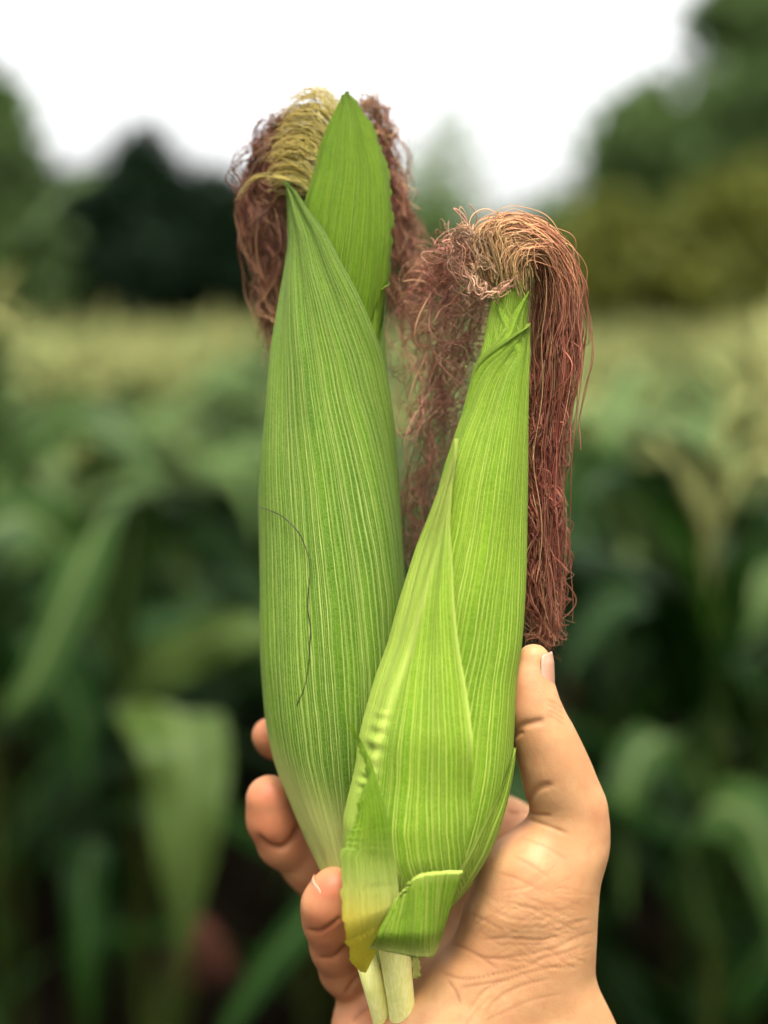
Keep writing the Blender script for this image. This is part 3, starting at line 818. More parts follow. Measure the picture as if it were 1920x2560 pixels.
def paint_p(U, Y, T):
    dx = from_left(Y, T)
    marg = (1 - ss(dx, 26, 34)) * ss(Y, 1200, 1400) * 0.55
    stripe = np.exp(-((dx - 43) / 10) ** 2) * ss(Y, 1250, 1500) * (1 - ss(Y, 1950, 2050))
    tip = 1 - ss(Y, 1110, 1480)
    edge = (1 - ss(curve(rowsA[:, 0], rowsA[:, 2], Y) - T, 0.6, 4.0)) * (1 - ss(Y, 1800, 1920))
    return (np.maximum(ss(Y, 2050, 2350) * 0.3, tip * 0.25), None, np.maximum(np.maximum(marg, stripe), np.maximum(tip, edge)))
o = husk('husk_leaf', BR, rows, 30, 0.0034, M_HUSK_R, ear_r, ORG_R, (0.0002, 0.0028), 90, 330, fade=(1800, 1980), paint=paint_p, ripple=rip_r, seed=10)
o['label'] = 'sharp pointed husk leaf with rippled pale margin, in front'
# loose leaf at the right below the thumb
husk('husk_leaf', BR, [(1868, 80, 100), (1900, 66, 110), (1960, 55, 120), (2060, 40, 130), (2200, 30, 140), (2380, 20, 140)], 14, 0.0008, M_HUSK_R, ear_r, ORG_R, (0.0004, 0.0004), 16, 40, paint=paint_r, seed=12)

def ruled(name, left, right, dfun, nv, mat, parent, org, nr=80, nu=24, jag=(0, 0), paint=None, seed=0, solid=0.0):
    """husk piece between two traced edges (px, py), distance from dfun(u, t)"""
    r = np.random.default_rng(seed + 5)
    A = crom(left, nr); B = crom(right, nr)
    def j(P, a):
        if not a: return P
        n = np.repeat(r.standard_normal(nr // 2 + 1), 2)[:nr] * a + r.standard_normal(nr) * a * 0.5
        return P + np.stack([n, n * 0.3], 1)
    A = j(A, jag[0]); B = j(B, jag[1])
    u = np.linspace(0, 1, nu); t = np.linspace(0, 1, nr)
    U, T = np.meshgrid(u, t)
    PX = A[:, None, 0] * (1 - U) + B[:, None, 0] * U; PY = A[:, None, 1] * (1 - U) + B[:, None, 1] * U
    V = at(PX.ravel(), PY.ravel(), dfun(U, T).ravel())
    uv = np.stack([U.ravel() * nv + seed * 31, T.ravel() * 0.6 + seed], 1)
    c = np.zeros((len(V), 3)); c[:, 2] = np.clip(1 - np.minimum(U, 1 - U).ravel() * nv / 0.7, 0, 1) * 0.7
    if paint is not None:
        for q, v in enumerate(paint(U.ravel(), T.ravel(), PX.ravel(), PY.ravel())):
            if v is not None: c[:, q] = np.clip(np.maximum(c[:, q], v), 0, 1)
    o = link(name, mesh(name, V, grid_faces(nr, nu), uv=uv, col=c, origin=org), mat, parent)
    if solid:
        m = o.modifiers.new('thickness', 'SOLIDIFY'); m.thickness = solid; m.offset = -1
    return o

# torn tongue
TL = [(864, 1803), (874, 1815), (887, 1846), (908, 1902), (917, 1955), (897, 1998), (890, 2042), (884, 2071), (871, 2087), (866, 2117), (853, 2133), (853, 2221), (855, 2286), (862, 2335), (874, 2377), (872, 2393), (886, 2416), (903, 2430)]
TR = [(867, 1803), (880, 1813), (899, 1845), (914, 1872), (934, 1921), (946, 1957), (957, 1993), (968, 2040), (977, 2091), (984, 2128), (990, 2162), (995, 2205), (998, 2247), (990, 2280), (978, 2310), (960, 2345), (938, 2385), (915, 2432)]
def d_tongue(U, T):
    b = 0.4640 + 0.0015 * np.sin(T * 5) - 0.0030 * np.sin(U * math.pi) * ss(T, 0.1, 0.5)
    b = b + 0.0040 * ss(T, 0.0, 0.12) * (1 - ss(T, 0.12, 0.3)) - 0.004 * (1 - ss(T, 0, 0.15))
    return b + 0.020 * ss(T, 0.72, 1.0) + 0.006 * U * ss(T, 0.35, 0.7)
o = ruled('husk_leaf', TL, TR, d_tongue, 9, M_HUSK_T, ear_r, ORG_R, 130, 26, (2.4, 0.0),
          paint=lambda U, T, X, Y: (ss(Y, 2050, 2300) * 0.75, ss(Y - (X - 900) * 0.35, 2170, 2380) * 0.85, None), seed=14)
o['label'] = 'torn ragged husk tongue turning yellow at its base'
# cut stub
SB = [(925, 2368), (970, 2374), (1029, 2386), (1070, 2391), (1087, 2370)]
ST = [(996, 2248), (1014, 2228), (1040, 2190), (1083, 2179), (1157, 2175)]
SBc = crom(SB, 40); STc = crom(ST, 40)
def d_stub(U, T):   # T runs along the cut from left to right, U from base to cut edge
    return 0.4690 - 0.0035 * np.sin(np.clip(T, 0, 1) * math.pi * 0.8) + 0.012 * ss(T, 0.55, 1.0) * (1 - 0.4 * U) + 0.005 * (1 - ss(U, 0, 0.32)) - 0.003 * U
o = ruled('husk_leaf', SB, ST, d_stub, 5, M_HUSK_R, ear_r, ORG_R, 60, 30, (0, 1.1), seed=15, solid=0.0013,
          paint=lambda U, T, X, Y: ((1 - ss(U, 0.0, 0.25)) * 0.6, None, ss(U, 0.93, 1.0)))
me = o.data
for lp in me.uv_layers['UVMap'].data:       # veins run from base to cut
    a, b = lp.uv; lp.uv = ((b - 15) / 0.6 * 24 + 90, (a - 15 * 31) / 5 * 0.4)
o['label'] = 'husk leaf cut off short with a pale rough edge'

def stalk(name, pts, parent, org, sides=24, n=40):
    G = crom(pts, n); P = at(G[:, 0], G[:, 1], G[:, 2]); R = G[:, 3] / F * G[:, 2]
    V, f = tubes(P[None], R[None], sides)
    V = np.concatenate([V, P[-1:]]); b = (n - 1) * sides
    Fc = [tuple(q) for q in f] + [(b + i, b + (i + 1) % sides, len(V) - 1) for i in range(sides)]
    return link(name, mesh(name, V, Fc, origin=org), M_STALK, parent)
stalk('stalk', [(975, 2290, 0.487, 46), (985, 2360, 0.487, 41), (993, 2430, 0.490, 37), (1003, 2510, 0.495, 34), (1010, 2590, 0.502, 33)], ear_r, ORG_R)
stalk('stalk', [(898, 2320, 0.503, 26), (910, 2375, 0.499, 28), (930, 2450, 0.496, 27), (950, 2530, 0.500, 24), (965, 2600, 0.508, 24)], ear_l, ORG_L)
o = ruled('husk_leaf', [(1022, 2392), (1030, 2420), (1034, 2446)], [(1048, 2390), (1050, 2420), (1046, 2447)], lambda U, T: 0.492 + 0.004 * U, 3, M_HUSK_R, ear_r, ORG_R, 14, 6, (1, 2.5), paint=lambda U, T, X, Y: (0.8, None, None), seed=16)
o['label'] = 'small torn scrap of pale husk beside the stalk'

# ------------------------------------------------------------------ silk
def silk(parent, org, guides, n, curl, cols, rad=(0.00010, 0.00020), m=44, seed=0, span=(0.55, 1.0), freq=(2, 9), label=None, start=(0.0, 0.15), clumps=10, tight=0.35, calm=0.2):
    """strands gathered in locks that follow the guides (px, py, distance, spread px)"""
    r = np.random.default_rng(seed)
    Ps, Cs, Rs = [], [], []
    cols = np.array(cols, float)
    tt = np.linspace(0, 1, 80)
    def waves(fr, amp, k):
        w = np.zeros((80, 3))
        for _ in range(k):
            f = r.uniform(*fr); a = amp * r.uniform(0.2, 1.0) / (1 + f * 0.22)
            w += np.sin(f * 6.28 * tt + r.uniform(0, 6.28))[:, None] * a * r.standard_normal(3)[None] * [1, 0.8, 0.8]
        return w * ss(tt, 0, calm)[:, None]
    for g in range(len(guides)):
        G = crom(guides[g], 80); W3 = at(G[:, 0], G[:, 1], G[:, 2]); sp = G[:, 3] / F * G[:, 2]
        k = max(1, n // len(guides) // clumps)
        for c_i in range(clumps):
            q = r.standard_normal(3); q /= np.linalg.norm(q); q *= r.random() ** 0.45
            q2 = q + r.standard_normal(3) * 0.5
            lock = W3 + (q[None] * (1 - tt)[:, None] + q2[None] * tt[:, None]) * sp[:, None] * [1, 0.8, 0.5] + waves((freq[0], freq[0] + (freq[1] - freq[0]) * 0.5), curl, 3)
            lb = r.uniform(0.7, 1.3)
            for i in range(k):
                t0 = r.uniform(*start); t1 = min(1.0, t0 + r.uniform(*span))
                t = np.linspace(t0, t1, m)
                w = waves(freq, curl * 0.7, 2)
                L = lock + w + (r.standard_normal(3) * tight)[None] * sp[:, None]
                Ps.append(np.stack([np.interp(t, tt, L[:, j]) for j in range(3)], 1))
                Rs.append(np.full(m, r.uniform(*rad)) * (1 - 0.5 * ss(t, 0.8, 1.0)))
                ct = np.clip(t + r.normal(0, 0.07), 0, 1) * (len(cols) - 1); ci = np.clip(ct.astype(int), 0, len(cols) - 2); cf_ = (ct - ci)[:, None]
                c = cols[ci] * (1 - cf_) + cols[ci + 1] * cf_
                gold = 0.55 * r.random() if r.random() < 0.25 else 0.0      # some strands dry to pale gold
                Cs.append((c * (1 - gold) + np.array([0.46, 0.32, 0.13]) * gold) * lb * r.uniform(0.65, 1.35))
    V, f = tubes(np.array(Ps), np.array(Rs), 3)
    C = np.repeat(np.array(Cs).reshape(-1, 3), 3, 0)
    o = link('silk', mesh('silk', V, f, col=np.clip(C, 0, 1), origin=org), M_SILK, parent)
    o['kind'] = 'stuff'
    if label: o['label'] = label
    return o

YEL = [(0.48, 0.45, 0.10), (0.60, 0.50, 0.14), (0.58, 0.45, 0.17)]
MAR = [(0.32, 0.19, 0.08), (0.27, 0.115, 0.060), (0.22, 0.080, 0.046), (0.25, 0.100, 0.054), (0.34, 0.195, 0.085)]
TAN = [(0.46, 0.32, 0.12), (0.58, 0.32, 0.14), (0.50, 0.22, 0.105), (0.31, 0.100, 0.056), (0.25, 0.068, 0.040), (0.22, 0.058, 0.034), (0.28, 0.100, 0.054)]
PNK = [(0.54, 0.34, 0.17), (0.50, 0.245, 0.165), (0.46, 0.195, 0.140), (0.38, 0.150, 0.100), (0.28, 0.105, 0.066)]
THICK = (0.00011, 0.00023)
# larger ear
r_ = np.random.default_rng(21)
fan = []
for i in range(46):
    f = np.clip(i / 45.0 + r_.normal(0, 0.03), 0, 1)
    sx = 852 - 78 * f; sy = 272 + 195 * f; j1, j2, j3, j4 = r_.normal(0, 9, 4)
    d = .5150 + r_.uniform(0, .006)
    up = 1 - 0.75 * f + r_.normal(0, 0.12)
    fan.append([(sx + 40, sy + 95, d, 8), (sx + 6, sy + 18, d - .001, 7), (sx - 40 + j1, sy - 42 * up + j2 * .5, d, 8), (sx - 88 + j1, sy - 52 * up + j3 * .6 + 6, d + .002, 9), (sx - 135 + j1 + 30 * f, sy - 22 * up + j4 + 14, d + .005, 10)])
silk(ear_l, ORG_L, fan, 46 * 9, 0.0010, YEL, rad=(0.00009, 0.00018), seed=1, span=(0.5, 1.0), clumps=3, tight=1.3, label='stiff yellow silk fanning out left of the tip leaf')
silk(ear_l, ORG_L, [[(800, 500, .513, 6), (765, 462, .512, 8), (720, 446, .512, 6), (640, 443, .516, 5), (590, 500, .52, 5)]], 14, 0.0005, YEL, rad=(0.00013, 0.00022), seed=2, span=(0.7, 1.0), clumps=4)
# silk inside the husk tip, seen only as a shadow through the leaf
silk(ear_l, ORG_L, [[(840, 720, .517, 60), (850, 600, .517, 50), (870, 500, .519, 42), (860, 410, .521, 30), (850, 330, .524, 26)]], 130, 0.0012, YEL, rad=(0.00018, 0.00026), seed=22, span=(0.6, 1.0))
LS = [[(840, 330, .528, 26), (750, 285, .530, 30), (675, 330, .533, 30), (638, 430, .535, 38), (642, 560, .535, 38), (658, 700, .536, 30), (674, 830, .537, 26), (690, 930, .537, 18)],
      [(800, 400, .526, 26), (720, 350, .530, 34), (650, 400, .533, 40), (612, 490, .535, 24), (634, 620, .536, 32), (657, 760, .537, 28), (674, 880, .537, 20)],
      [(780, 430, .526, 26), (710, 420, .528, 34), (692, 520, .532, 34), (687, 640, .533, 30), (682, 760, .534, 28), (677, 880, .535, 24)],
      [(800, 530, .524, 18), (755, 470, .526, 24), (712, 455, .528, 24), (690, 520, .530, 26), (690, 600, .532, 26)],
      [(850, 400, .528, 30), (790, 350, .529, 34), (730, 350, .530, 34), (690, 440, .532, 34), (690, 560, .534, 34)]]
silk(ear_l, ORG_L, [[(a + (14 if a < 720 else 0), b, c, e * 0.82) for a, b, c, e in g] for g in LS], 860, 0.0046, MAR, rad=THICK, m=56, seed=3, span=(0.3, 0.85), start=(0.0, 0.45), freq=(1.5, 8), clumps=15, label='tangled maroon silk hanging left of the larger ear')
silk(ear_l, ORG_L, [[(860, 330, .530, 24), (900, 262, .532, 22), (942, 300, .535, 18), (962, 400, .539, 20), (985, 520, .542, 26), (998, 640, .543, 34), (990, 780, .545, 44), (1010, 930, .546, 50)],
                    [(870, 400, .530, 24), (925, 340, .533, 26), (962, 440, .537, 24), (998, 560, .540, 24), (1020, 700, .541, 38), (1030, 850, .543, 54)]], 300, 0.0050, MAR, rad=THICK, m=56, seed=4, span=(0.3, 0.85), start=(0.0, 0.45), freq=(2, 11), clumps=12, label='tangled maroon silk hanging behind the right side')
# smaller ear
RS = [[(1284, 730, .487, 34), (1274, 660, .487, 40), (1262, 600, .486, 32), (1325, 592, .487, 32), (1388, 650, .492, 36), (1402, 760, .497, 40), (1385, 900, .500, 44), (1364, 1050, .502, 42), (1356, 1200, .503, 36), (1362, 1380, .503, 40), (1368, 1540, .503, 34), (1362, 1600, .503, 26)],
      [(1284, 730, .487, 34), (1254, 650, .487, 32), (1232, 585, .486, 26), (1275, 562, .486, 26), (1350, 600, .490, 32), (1408, 690, .496, 30), (1414, 800, .499, 30), (1390, 960, .502, 42), (1360, 1120, .503, 34), (1356, 1300, .504, 34), (1364, 1480, .504, 38), (1372, 1590, .504, 30)],
      [(1288, 730, .485, 30), (1270, 670, .484, 28), (1296, 628, .483, 20), (1352, 645, .488, 24), (1380, 740, .494, 30), (1372, 880, .498, 40), (1356, 1040, .500, 36), (1350, 1200, .501, 34), (1352, 1400, .502, 34), (1360, 1550, .502, 30)]]
silk(ear_r, ORG_R, RS, 780, 0.0022, TAN, rad=(0.00011, 0.00022), seed=5, span=(0.5, 1.0), start=(0.0, 0.12), m=70, freq=(2, 14), clumps=20, tight=0.5, calm=0.55, label='thick reddish silk arching over the tip and hanging down the right')
silk(ear_r, ORG_R, [g[5:] for g in RS], 520, 0.0060, TAN[3:], rad=THICK, seed=15, span=(0.3, 0.8), start=(0.0, 0.5), m=70, freq=(2, 11), clumps=16)
silk(ear_r, ORG_R, [[(1275, 700, .486, 18), (1215, 655, .490, 34), (1160, 640, .500, 46), (1110, 720, .512, 60), (1085, 840, .520, 70), (1080, 980, .526, 64), (1075, 1120, .530, 50)],
                    [(1268, 690, .487, 18), (1190, 600, .495, 30), (1130, 620, .506, 46), (1080, 700, .516, 60), (1060, 830, .524, 66), (1050, 960, .530, 60)],
                    [(1262, 700, .487, 18), (1220, 720, .496, 26), (1180, 800, .508, 40), (1150, 920, .515, 44), (1110, 1040, .522, 50), (1070, 1200, .528, 46)],
                    [(1200, 720, .500, 26), (1140, 860, .515, 50), (1090, 1020, .525, 50), (1060, 1180, .530, 40), (1030, 1330, .533, 30), (1020, 1480, .535, 22)]], 280, 0.0080,
     PNK, rad=THICK, m=56, seed=6, span=(0.25, 0.8), start=(0.0, 0.5), freq=(1.5, 9), clumps=16, tight=0.25, label='loose pinkish silk tangle filling the gap between the ears')
silk(ear_r, ORG_R, [[(1250, 690, .483, 10), (1205, 640, .484, 14), (1160, 560, .487, 16), (1140, 620, .49, 16), (1175, 690, .488, 20), (1235, 715, .484, 12)],
                    [(1245, 640, .483, 12), (1200, 590, .484, 16), (1150, 590, .487, 16), (1150, 680, .489, 18), (1200, 740, .487, 16)],
                    [(1230, 660, .482, 12), (1190, 680, .483, 12), (1205, 730, .482, 12), (1260, 730, .481, 10), (1300, 690, .481, 10)]], 36, 0.0022,
     [(0.50, 0.34, 0.18), (0.48, 0.27, 0.16), (0.42, 0.19, 0.12)], rad=(0.00012, 0.00022), seed=7, span=(0.6, 1.0), m=60, clumps=6)

# ------------------------------------------------------------------ hair on the larger ear
HP = [(658, 1268), (688, 1275), (720, 1290), (743, 1310), (763, 1336), (776, 1368), (784, 1401), (785, 1433), (782, 1466), (781, 1515), (787, 1557), (785, 1600), (782, 1650), (772, 1702), (755, 1744)]
H = crom(HP, 90)
c_, w_, _d = BL.sec(H[:, 1])
P = BL.pt(H[:, 1], np.arcsin(np.clip((H[:, 0] - c_) / w_, -0.999, 0.999)), np.full(90, 0.0016))
V, f = tubes(P[None], np.full((1, 90), 0.00017) * (0.6 + 0.7 * np.abs(np.sin(np.linspace(0, 7, 90)))), 5)
ho = link('hair', mesh('hair', V, f, origin=P[45]), M_HAIR)
ho.location = P[45]
tag(ho, 'single dark curved hair lying on the larger ear', 'hair')

# ------------------------------------------------------------------ hand
def loc(px, py, d):
    return np.array([(px - 960) / F * d, d, (1280 - py) / F * d])
def l2w(V): return CAM + V[:, :1] * RT + V[:, 1:2] * FW + V[:, 2:3] * UP

VS = 0.0011
lo_ = np.array([-0.058, 0.455, -0.300]); hi_ = np.array([0.118, 0.585, -0.040])
nx, ny, nz = np.ceil((hi_ - lo_) / VS).astype(int)
gx = (lo_[0] + np.arange(nx) * VS).astype(np.float32)[:, None, None]
gy = (lo_[1] + np.arange(ny) * VS).astype(np.float32)[None, :, None]
gz = (lo_[2] + np.arange(nz) * VS).astype(np.float32)[None, None, :]

def cone(a, b):
    """tapered capsule between (px, py, d, r_px)"""
    p = loc(*a[:3]); q = loc(*b[:3]); ra = a[3] / F * a[2]; rb = b[3] / F * b[2]
    pq = q - p; l2 = float(pq @ pq)
    x = gx - p[0]; y = gy - p[1]; z = gz - p[2]
    h = np.clip((x * pq[0] + y * pq[1] + z * pq[2]) / l2, 0, 1).astype(np.float32)
    return (np.sqrt((x - h * pq[0]) ** 2 + (y - h * pq[1]) ** 2 + (z - h * pq[2]) ** 2) - (ra + (rb - ra) * h)).astype(np.float32)
def smin(a, b, k):
    h = np.clip(0.5 + 0.5 * (b - a) / k, 0, 1)
    return (b + (a - b) * h - k * h * (1 - h)).astype(np.float32)
def chain(pts, k):
    d = cone(pts[0], pts[1])
    for i in range(1, len(pts) - 1): d = smin(d, cone(pts[i], pts[i + 1]), k)
    return d

# thumb ball, heel and forearm: outline rows (py, left, right, distance, half depth m)
SL = np.array([(2000, 1330, 1500, .503, .012), (2055, 1280, 1520, .503, .016), (2100, 1242, 1510, .503, .018), (2135, 1213, 1506, .503, .0195), (2168, 1195, 1504, .503, .0205), (2222, 1177, 1500, .503, .0215),
               (2258, 1162, 1498, .503, .0215), (2320, 1144, 1492, .504, .0215), (2365, 1125, 1488, .504, .0215), (2400, 1090, 1487, .504, .0215), (2436, 1060, 1489, .504, .0215), (2465, 1036, 1498, .504, .0215),
               (2494, 1000, 1511, .504, .0215), (2537, 957, 1530, .504, .022), (2600, 915, 1555, .504, .023), (2750, 900, 1600, .502, .024), (3000, 930, 1660, .497, .025), (3300, 960, 1740, .49, .027), (3700, 980, 1830, .48, .029)])
zc_ = (1280 - SL[:, 0]) / F * SL[:, 3]
o_ = np.argsort(zc_)
xL = (SL[:, 1] - 960) / F * SL[:, 3]; xR = (SL[:, 2] - 960) / F * SL[:, 3]
zz = gz.ravel()
fi = lambda v: curve(zc_[o_], v[o_], zz).astype(np.float32)[None, None, :]
cxs, ax, dcs, bx_ = fi((xL + xR) / 2), np.maximum(fi((xR - xL) / 2), 0.006), fi(SL[:, 3]), np.maximum(fi(SL[:, 4]), 0.006)
q = ((np.abs(gx - cxs) / ax) ** 2.25 + (np.abs(gy - dcs) / bx_) ** 2.25) ** (1 / 2.25)
slab = ((q - 1) * np.minimum(ax, bx_)).astype(np.float32)
del q
ztop = (1280 - 2045) / F * .503
slab = -smin(-slab, (ztop - gz) + np.zeros_like(slab), 0.016)
thumb = chain([(1334, 1652, .494, 43), (1323, 1712, .494, 56), (1331, 1765, .494, 63), (1350, 1822, .495, 69), (1368, 1865, .496, 74), (1386, 1915, .497, 80), (1402, 1965, .499, 85), (1426, 2022, .501, 85), (1420, 2090, .503, 92)], 0.004)
hand = smin(thumb, slab, 0.009)
palm = chain([(1265, 2085, .548, 78), (1230, 2180, .548, 85), (1180, 2300, .546, 95), (1130, 2450, .540, 105), (1100, 2600, .530, 110), (1150, 2800, .520, 120)], 0.02)
palm = smin(palm, chain([(1090, 2210, .554, 80), (1080, 2350, .550, 90), (1080, 2500, .540, 100)], 0.02), 0.02)
palm = smin(palm, chain([(990, 2380, .548, 75), (1010, 2500, .542, 85), (1000, 2640, .532, 95)], 0.02), 0.02)
palm = smin(palm, chain([(925, 2530, .532, 50), (930, 2600, .528, 62), (980, 2720, .522, 85)], 0.012), 0.02)
hand = smin(hand, palm, 0.014)
del slab, thumb, palm
FING = {
 'index': [(1265, 2085, .548, 76), (1120, 2005, .556, 70), (960, 1935, .562, 64), (840, 1890, .560, 58), (745, 1862, .552, 53), (690, 1845, .543, 50), (672, 1838, .539, 42)],
 'middle': [(1090, 2210, .554, 76), (980, 2290, .558, 66), (880, 2285, .552, 60), (830, 2240, .546, 56), (765, 2165, .539, 55), (706, 2108, .532, 58), (682, 2050, .528, 62), (674, 1998, .526, 60)],
 'ring': [(990, 2400, .548, 72), (960, 2520, .545, 66), (920, 2500, .535, 62), (868, 2425, .522, 62), (840, 2362, .514, 62), (826, 2305, .508, 64), (826, 2262, .505, 66), (836, 2226, .504, 58)],
 'little': [(930, 2600, .530, 60), (900, 2560, .524, 52), (930, 2500, .523, 48), (985, 2470, .526, 45), (1040, 2450, .528, 40)],
}
fd = None
for nme, pts in FING.items():
    d = chain(pts, 0.0035)
    hand = smin(hand, cone(pts[0], pts[1]), 0.008)
    fd = d if fd is None else smin(fd, d, 0.0012)
hand = smin(hand, fd, 0.0022)
del fd

def surface_nets(D):
    S = D < 0
    nx, ny, nz = D.shape
    c = np.zeros((nx - 1, ny - 1, nz - 1), np.int8)
    for i in (0, 1):
        for j in (0, 1):
            for k in (0, 1): c += S[i:nx - 1 + i, j:ny - 1 + j, k:nz - 1 + k]
    act = np.argwhere((c > 0) & (c < 8))
    idx = -np.ones(c.shape, np.int32); idx[tuple(act.T)] = np.arange(len(act))
    acc = np.zeros((len(act), 3)); cnt = np.zeros(len(act))
    cor = [(i, j, k) for i in (0, 1) for j in (0, 1) for k in (0, 1)]
    for a in cor:
        for ax in range(3):
            if a[ax]: continue
            b = list(a); b[ax] = 1
            da = D[tuple((act + a).T)].astype(float); db = D[tuple((act + b).T)].astype(float)
            m = (da < 0) != (db < 0)
            t = np.where(m, da / np.where(m, da - db, 1), 0)
            p = np.array(a, float)[None] + t[:, None] * (np.array(b) - np.array(a))[None]
            acc += p * m[:, None]; cnt += m
    V = act + acc / cnt[:, None]
    Fs = []
    for ax in range(3):
        o1, o2 = [(1, 2), (2, 0), (0, 1)][ax]
        sl0 = [slice(None)] * 3; sl1 = [slice(None)] * 3
        sl0[ax] = slice(0, -1); sl1[ax] = slice(1, None)
        ed = S[tuple(sl0)] != S[tuple(sl1)]
        e = np.argwhere(ed)
        e = e[(e[:, o1] > 0) & (e[:, o2] > 0) & (e[:, o1] < D.shape[o1] - 1) & (e[:, o2] < D.shape[o2] - 1)]
        ins = S[tuple(e.T)]
        def g(da, db):
            q = e.copy(); q[:, o1] += da; q[:, o2] += db; return idx[tuple(q.T)]
        Q = np.stack([g(-1, -1), g(0, -1), g(0, 0), g(-1, 0)], 1)
        Q[~ins] = Q[~ins][:, ::-1]
        Fs.append(Q)
    return V, np.concatenate(Fs)

HV, HF = surface_nets(hand)
HV = lo_ + HV * VS
del hand
ok = (HF >= 0).all(1); HF = HF[ok]
tmp = mesh('tmp', HV, HF)
to = bpy.data.objects.new('tmp', tmp); COL.objects.link(to)
m = to.modifiers.new('s', 'SMOOTH'); m.factor = 0.5; m.iterations = 4
m = to.modifiers.new('u', 'SUBSURF'); m.levels = 1; m.render_levels = 1
dg = bpy.context.evaluated_depsgraph_get()
hm = bpy.data.meshes.new_from_object(to.evaluated_get(dg))
bpy.data.objects.remove(to); bpy.data.meshes.remove(tmp)
n = len(hm.vertices)
V = np.empty(n * 3, np.float32); hm.vertices.foreach_get('co', V); V = V.reshape(-1, 3).astype(float)
N = np.empty(n * 3, np.float32); hm.vertex_normals.foreach_get('vector', N); N = N.reshape(-1, 3).astype(float)
front = ss(-N[:, 1], 0.02, 0.3)
PX = 960 + V[:, 0] / V[:, 1] * F; PY = 1280 - V[:, 2] / V[:, 1] * F
crease = np.zeros(n); disp = np.zeros(n)
def add_crease(pts, wpx, depth, dark=1.0, dmin=0.0, dmax=9.9):
    Q = crom(pts, 40)
    sel = np.where((PX > Q[:, 0].min() - 40) & (PX < Q[:, 0].max() + 40) & (PY > Q[:, 1].min() - 40) & (PY < Q[:, 1].max() + 40) & (V[:, 1] > dmin) & (V[:, 1] < dmax))[0]
    dd = np.sqrt((PX[sel, None] - Q[None, :, 0]) ** 2 + (PY[sel, None] - Q[None, :, 1]) ** 2)
    k = dd.argmin(1); dm = dd.min(1); tt = k / 39.0
    fade = np.clip(np.minimum(tt, 1 - tt) * 6 + 0.15, 0, 1)
    g = np.exp(-(dm / wpx) ** 2) * fade * front[sel]
    disp[sel] -= depth * g
    crease[sel] = np.maximum(crease[sel], g * dark)  # shade in the folds carried by a darker skin colour
# thumb
add_crease([(1278, 1838), (1292, 1822), (1312, 1812), (1340, 1806), (1362, 1800)], 9, 0.0008, 0.35)
add_crease([(1276, 1850), (1290, 1838), (1310, 1830)], 6, 0.0007, 0.4)
add_crease([(1310, 2030), (1322, 1998), (1345, 1972), (1385, 1960)], 9, 0.0007, 0.28)
add_crease([(1300, 2028), (1330, 2034), (1380, 2040)], 5, 0.0005, 0.45)
add_crease([(1318, 2046), (1360, 2062), (1420, 2085)], 5, 0.0004, 0.3)
for y0 in (1760, 1772, 1786, 1798): add_crease([(1368, y0 - 10), (1390, y0), (1412, y0 + 16)], 4, 0.00012, 0.3)
# fingers
add_crease([(640, 2085), (668, 2112), (705, 2118), (735, 2092), (748, 2060)], 8, 0.0012, 0.7)
add_crease([(765, 2322), (800, 2328), (835, 2308), (856, 2292)], 6, 0.0005, 0.6)
add_crease([(795, 2392), (830, 2392), (862, 2366), (880, 2345)], 6, 0.0006, 0.6)
add_crease([(862, 2486), (874, 2468), (895, 2444), (915, 2430)], 6, 0.0007, 0.6)
add_crease([(880, 2552), (900, 2530), (925, 2512)], 6, 0.0007, 0.5)
add_crease([(1268, 2026), (1285, 2032), (1300, 2030)], 5, 0.0008, 0.6, 0.52)
# wrist lines
WL = [[(1100, 2428), (1130, 2441), (1174, 2448), (1250, 2434), (1319, 2417), (1367, 2393), (1430, 2384)],
      [(1203, 2349), (1270, 2345), (1343, 2350), (1400, 2342)], [(1190, 2393), (1250, 2396), (1330, 2385), (1420, 2362)],
      [(1120, 2450), (1140, 2480), (1150, 2510)], [(1164, 2540), (1190, 2500), (1222, 2470), (1295, 2441), (1370, 2420), (1450, 2414)],
      [(1200, 2550), (1240, 2500), (1300, 2466), (1380, 2444)], [(1150, 2470), (1200, 2462), (1270, 2452)],
      [(1130, 2360), (1180, 2380), (1240, 2420)], [(1215, 2270), (1260, 2290), (1320, 2300), (1400, 2290)], [(1240, 2300), (1300, 2318), (1400, 2312), (1470, 2300)],
      [(1170, 2280), (1210, 2300), (1270, 2330)], [(1250, 2250), (1300, 2262), (1370, 2290), (1440, 2330)], [(1300, 2235), (1360, 2262), (1430, 2300)],
      [(1200, 2560), (1260, 2530), (1330, 2500), (1420, 2480)], [(1160, 2575), (1180, 2540), (1230, 2485)], [(1280, 2140), (1330, 2165), (1380, 2200)], [(1300, 2095), (1370, 2120), (1420, 2150)],
      [(1240, 2180), (1300, 2200), (1370, 2240)], [(1400, 2330), (1440, 2310), (1480, 2296)], [(1390, 2370), (1440, 2345), (1484, 2330)], [(1400, 2400), (1450, 2375), (1485, 2362)]]
for i, w in enumerate(WL):
    add_crease(w, 4.4, 0.00020 if i < 8 else 0.00011, 0.5 if i < 8 else 0.3)
for i in range(90):      # fine crossing lines on the heel of the thumb
    x0 = rng.uniform(1180, 1400); y0 = rng.uniform(2215, 2420); L_ = rng.uniform(45, 120); a = math.radians(rng.choice([32, -26, 6]) + rng.normal(0, 7))
    add_crease([(x0, y0), (x0 + L_ / 2 * math.cos(a), y0 + L_ / 2 * math.sin(a) + rng.uniform(-5, 5)), (x0 + L_ * math.cos(a), y0 + L_ * math.sin(a))], 3.4, 0.00007, 0.16)
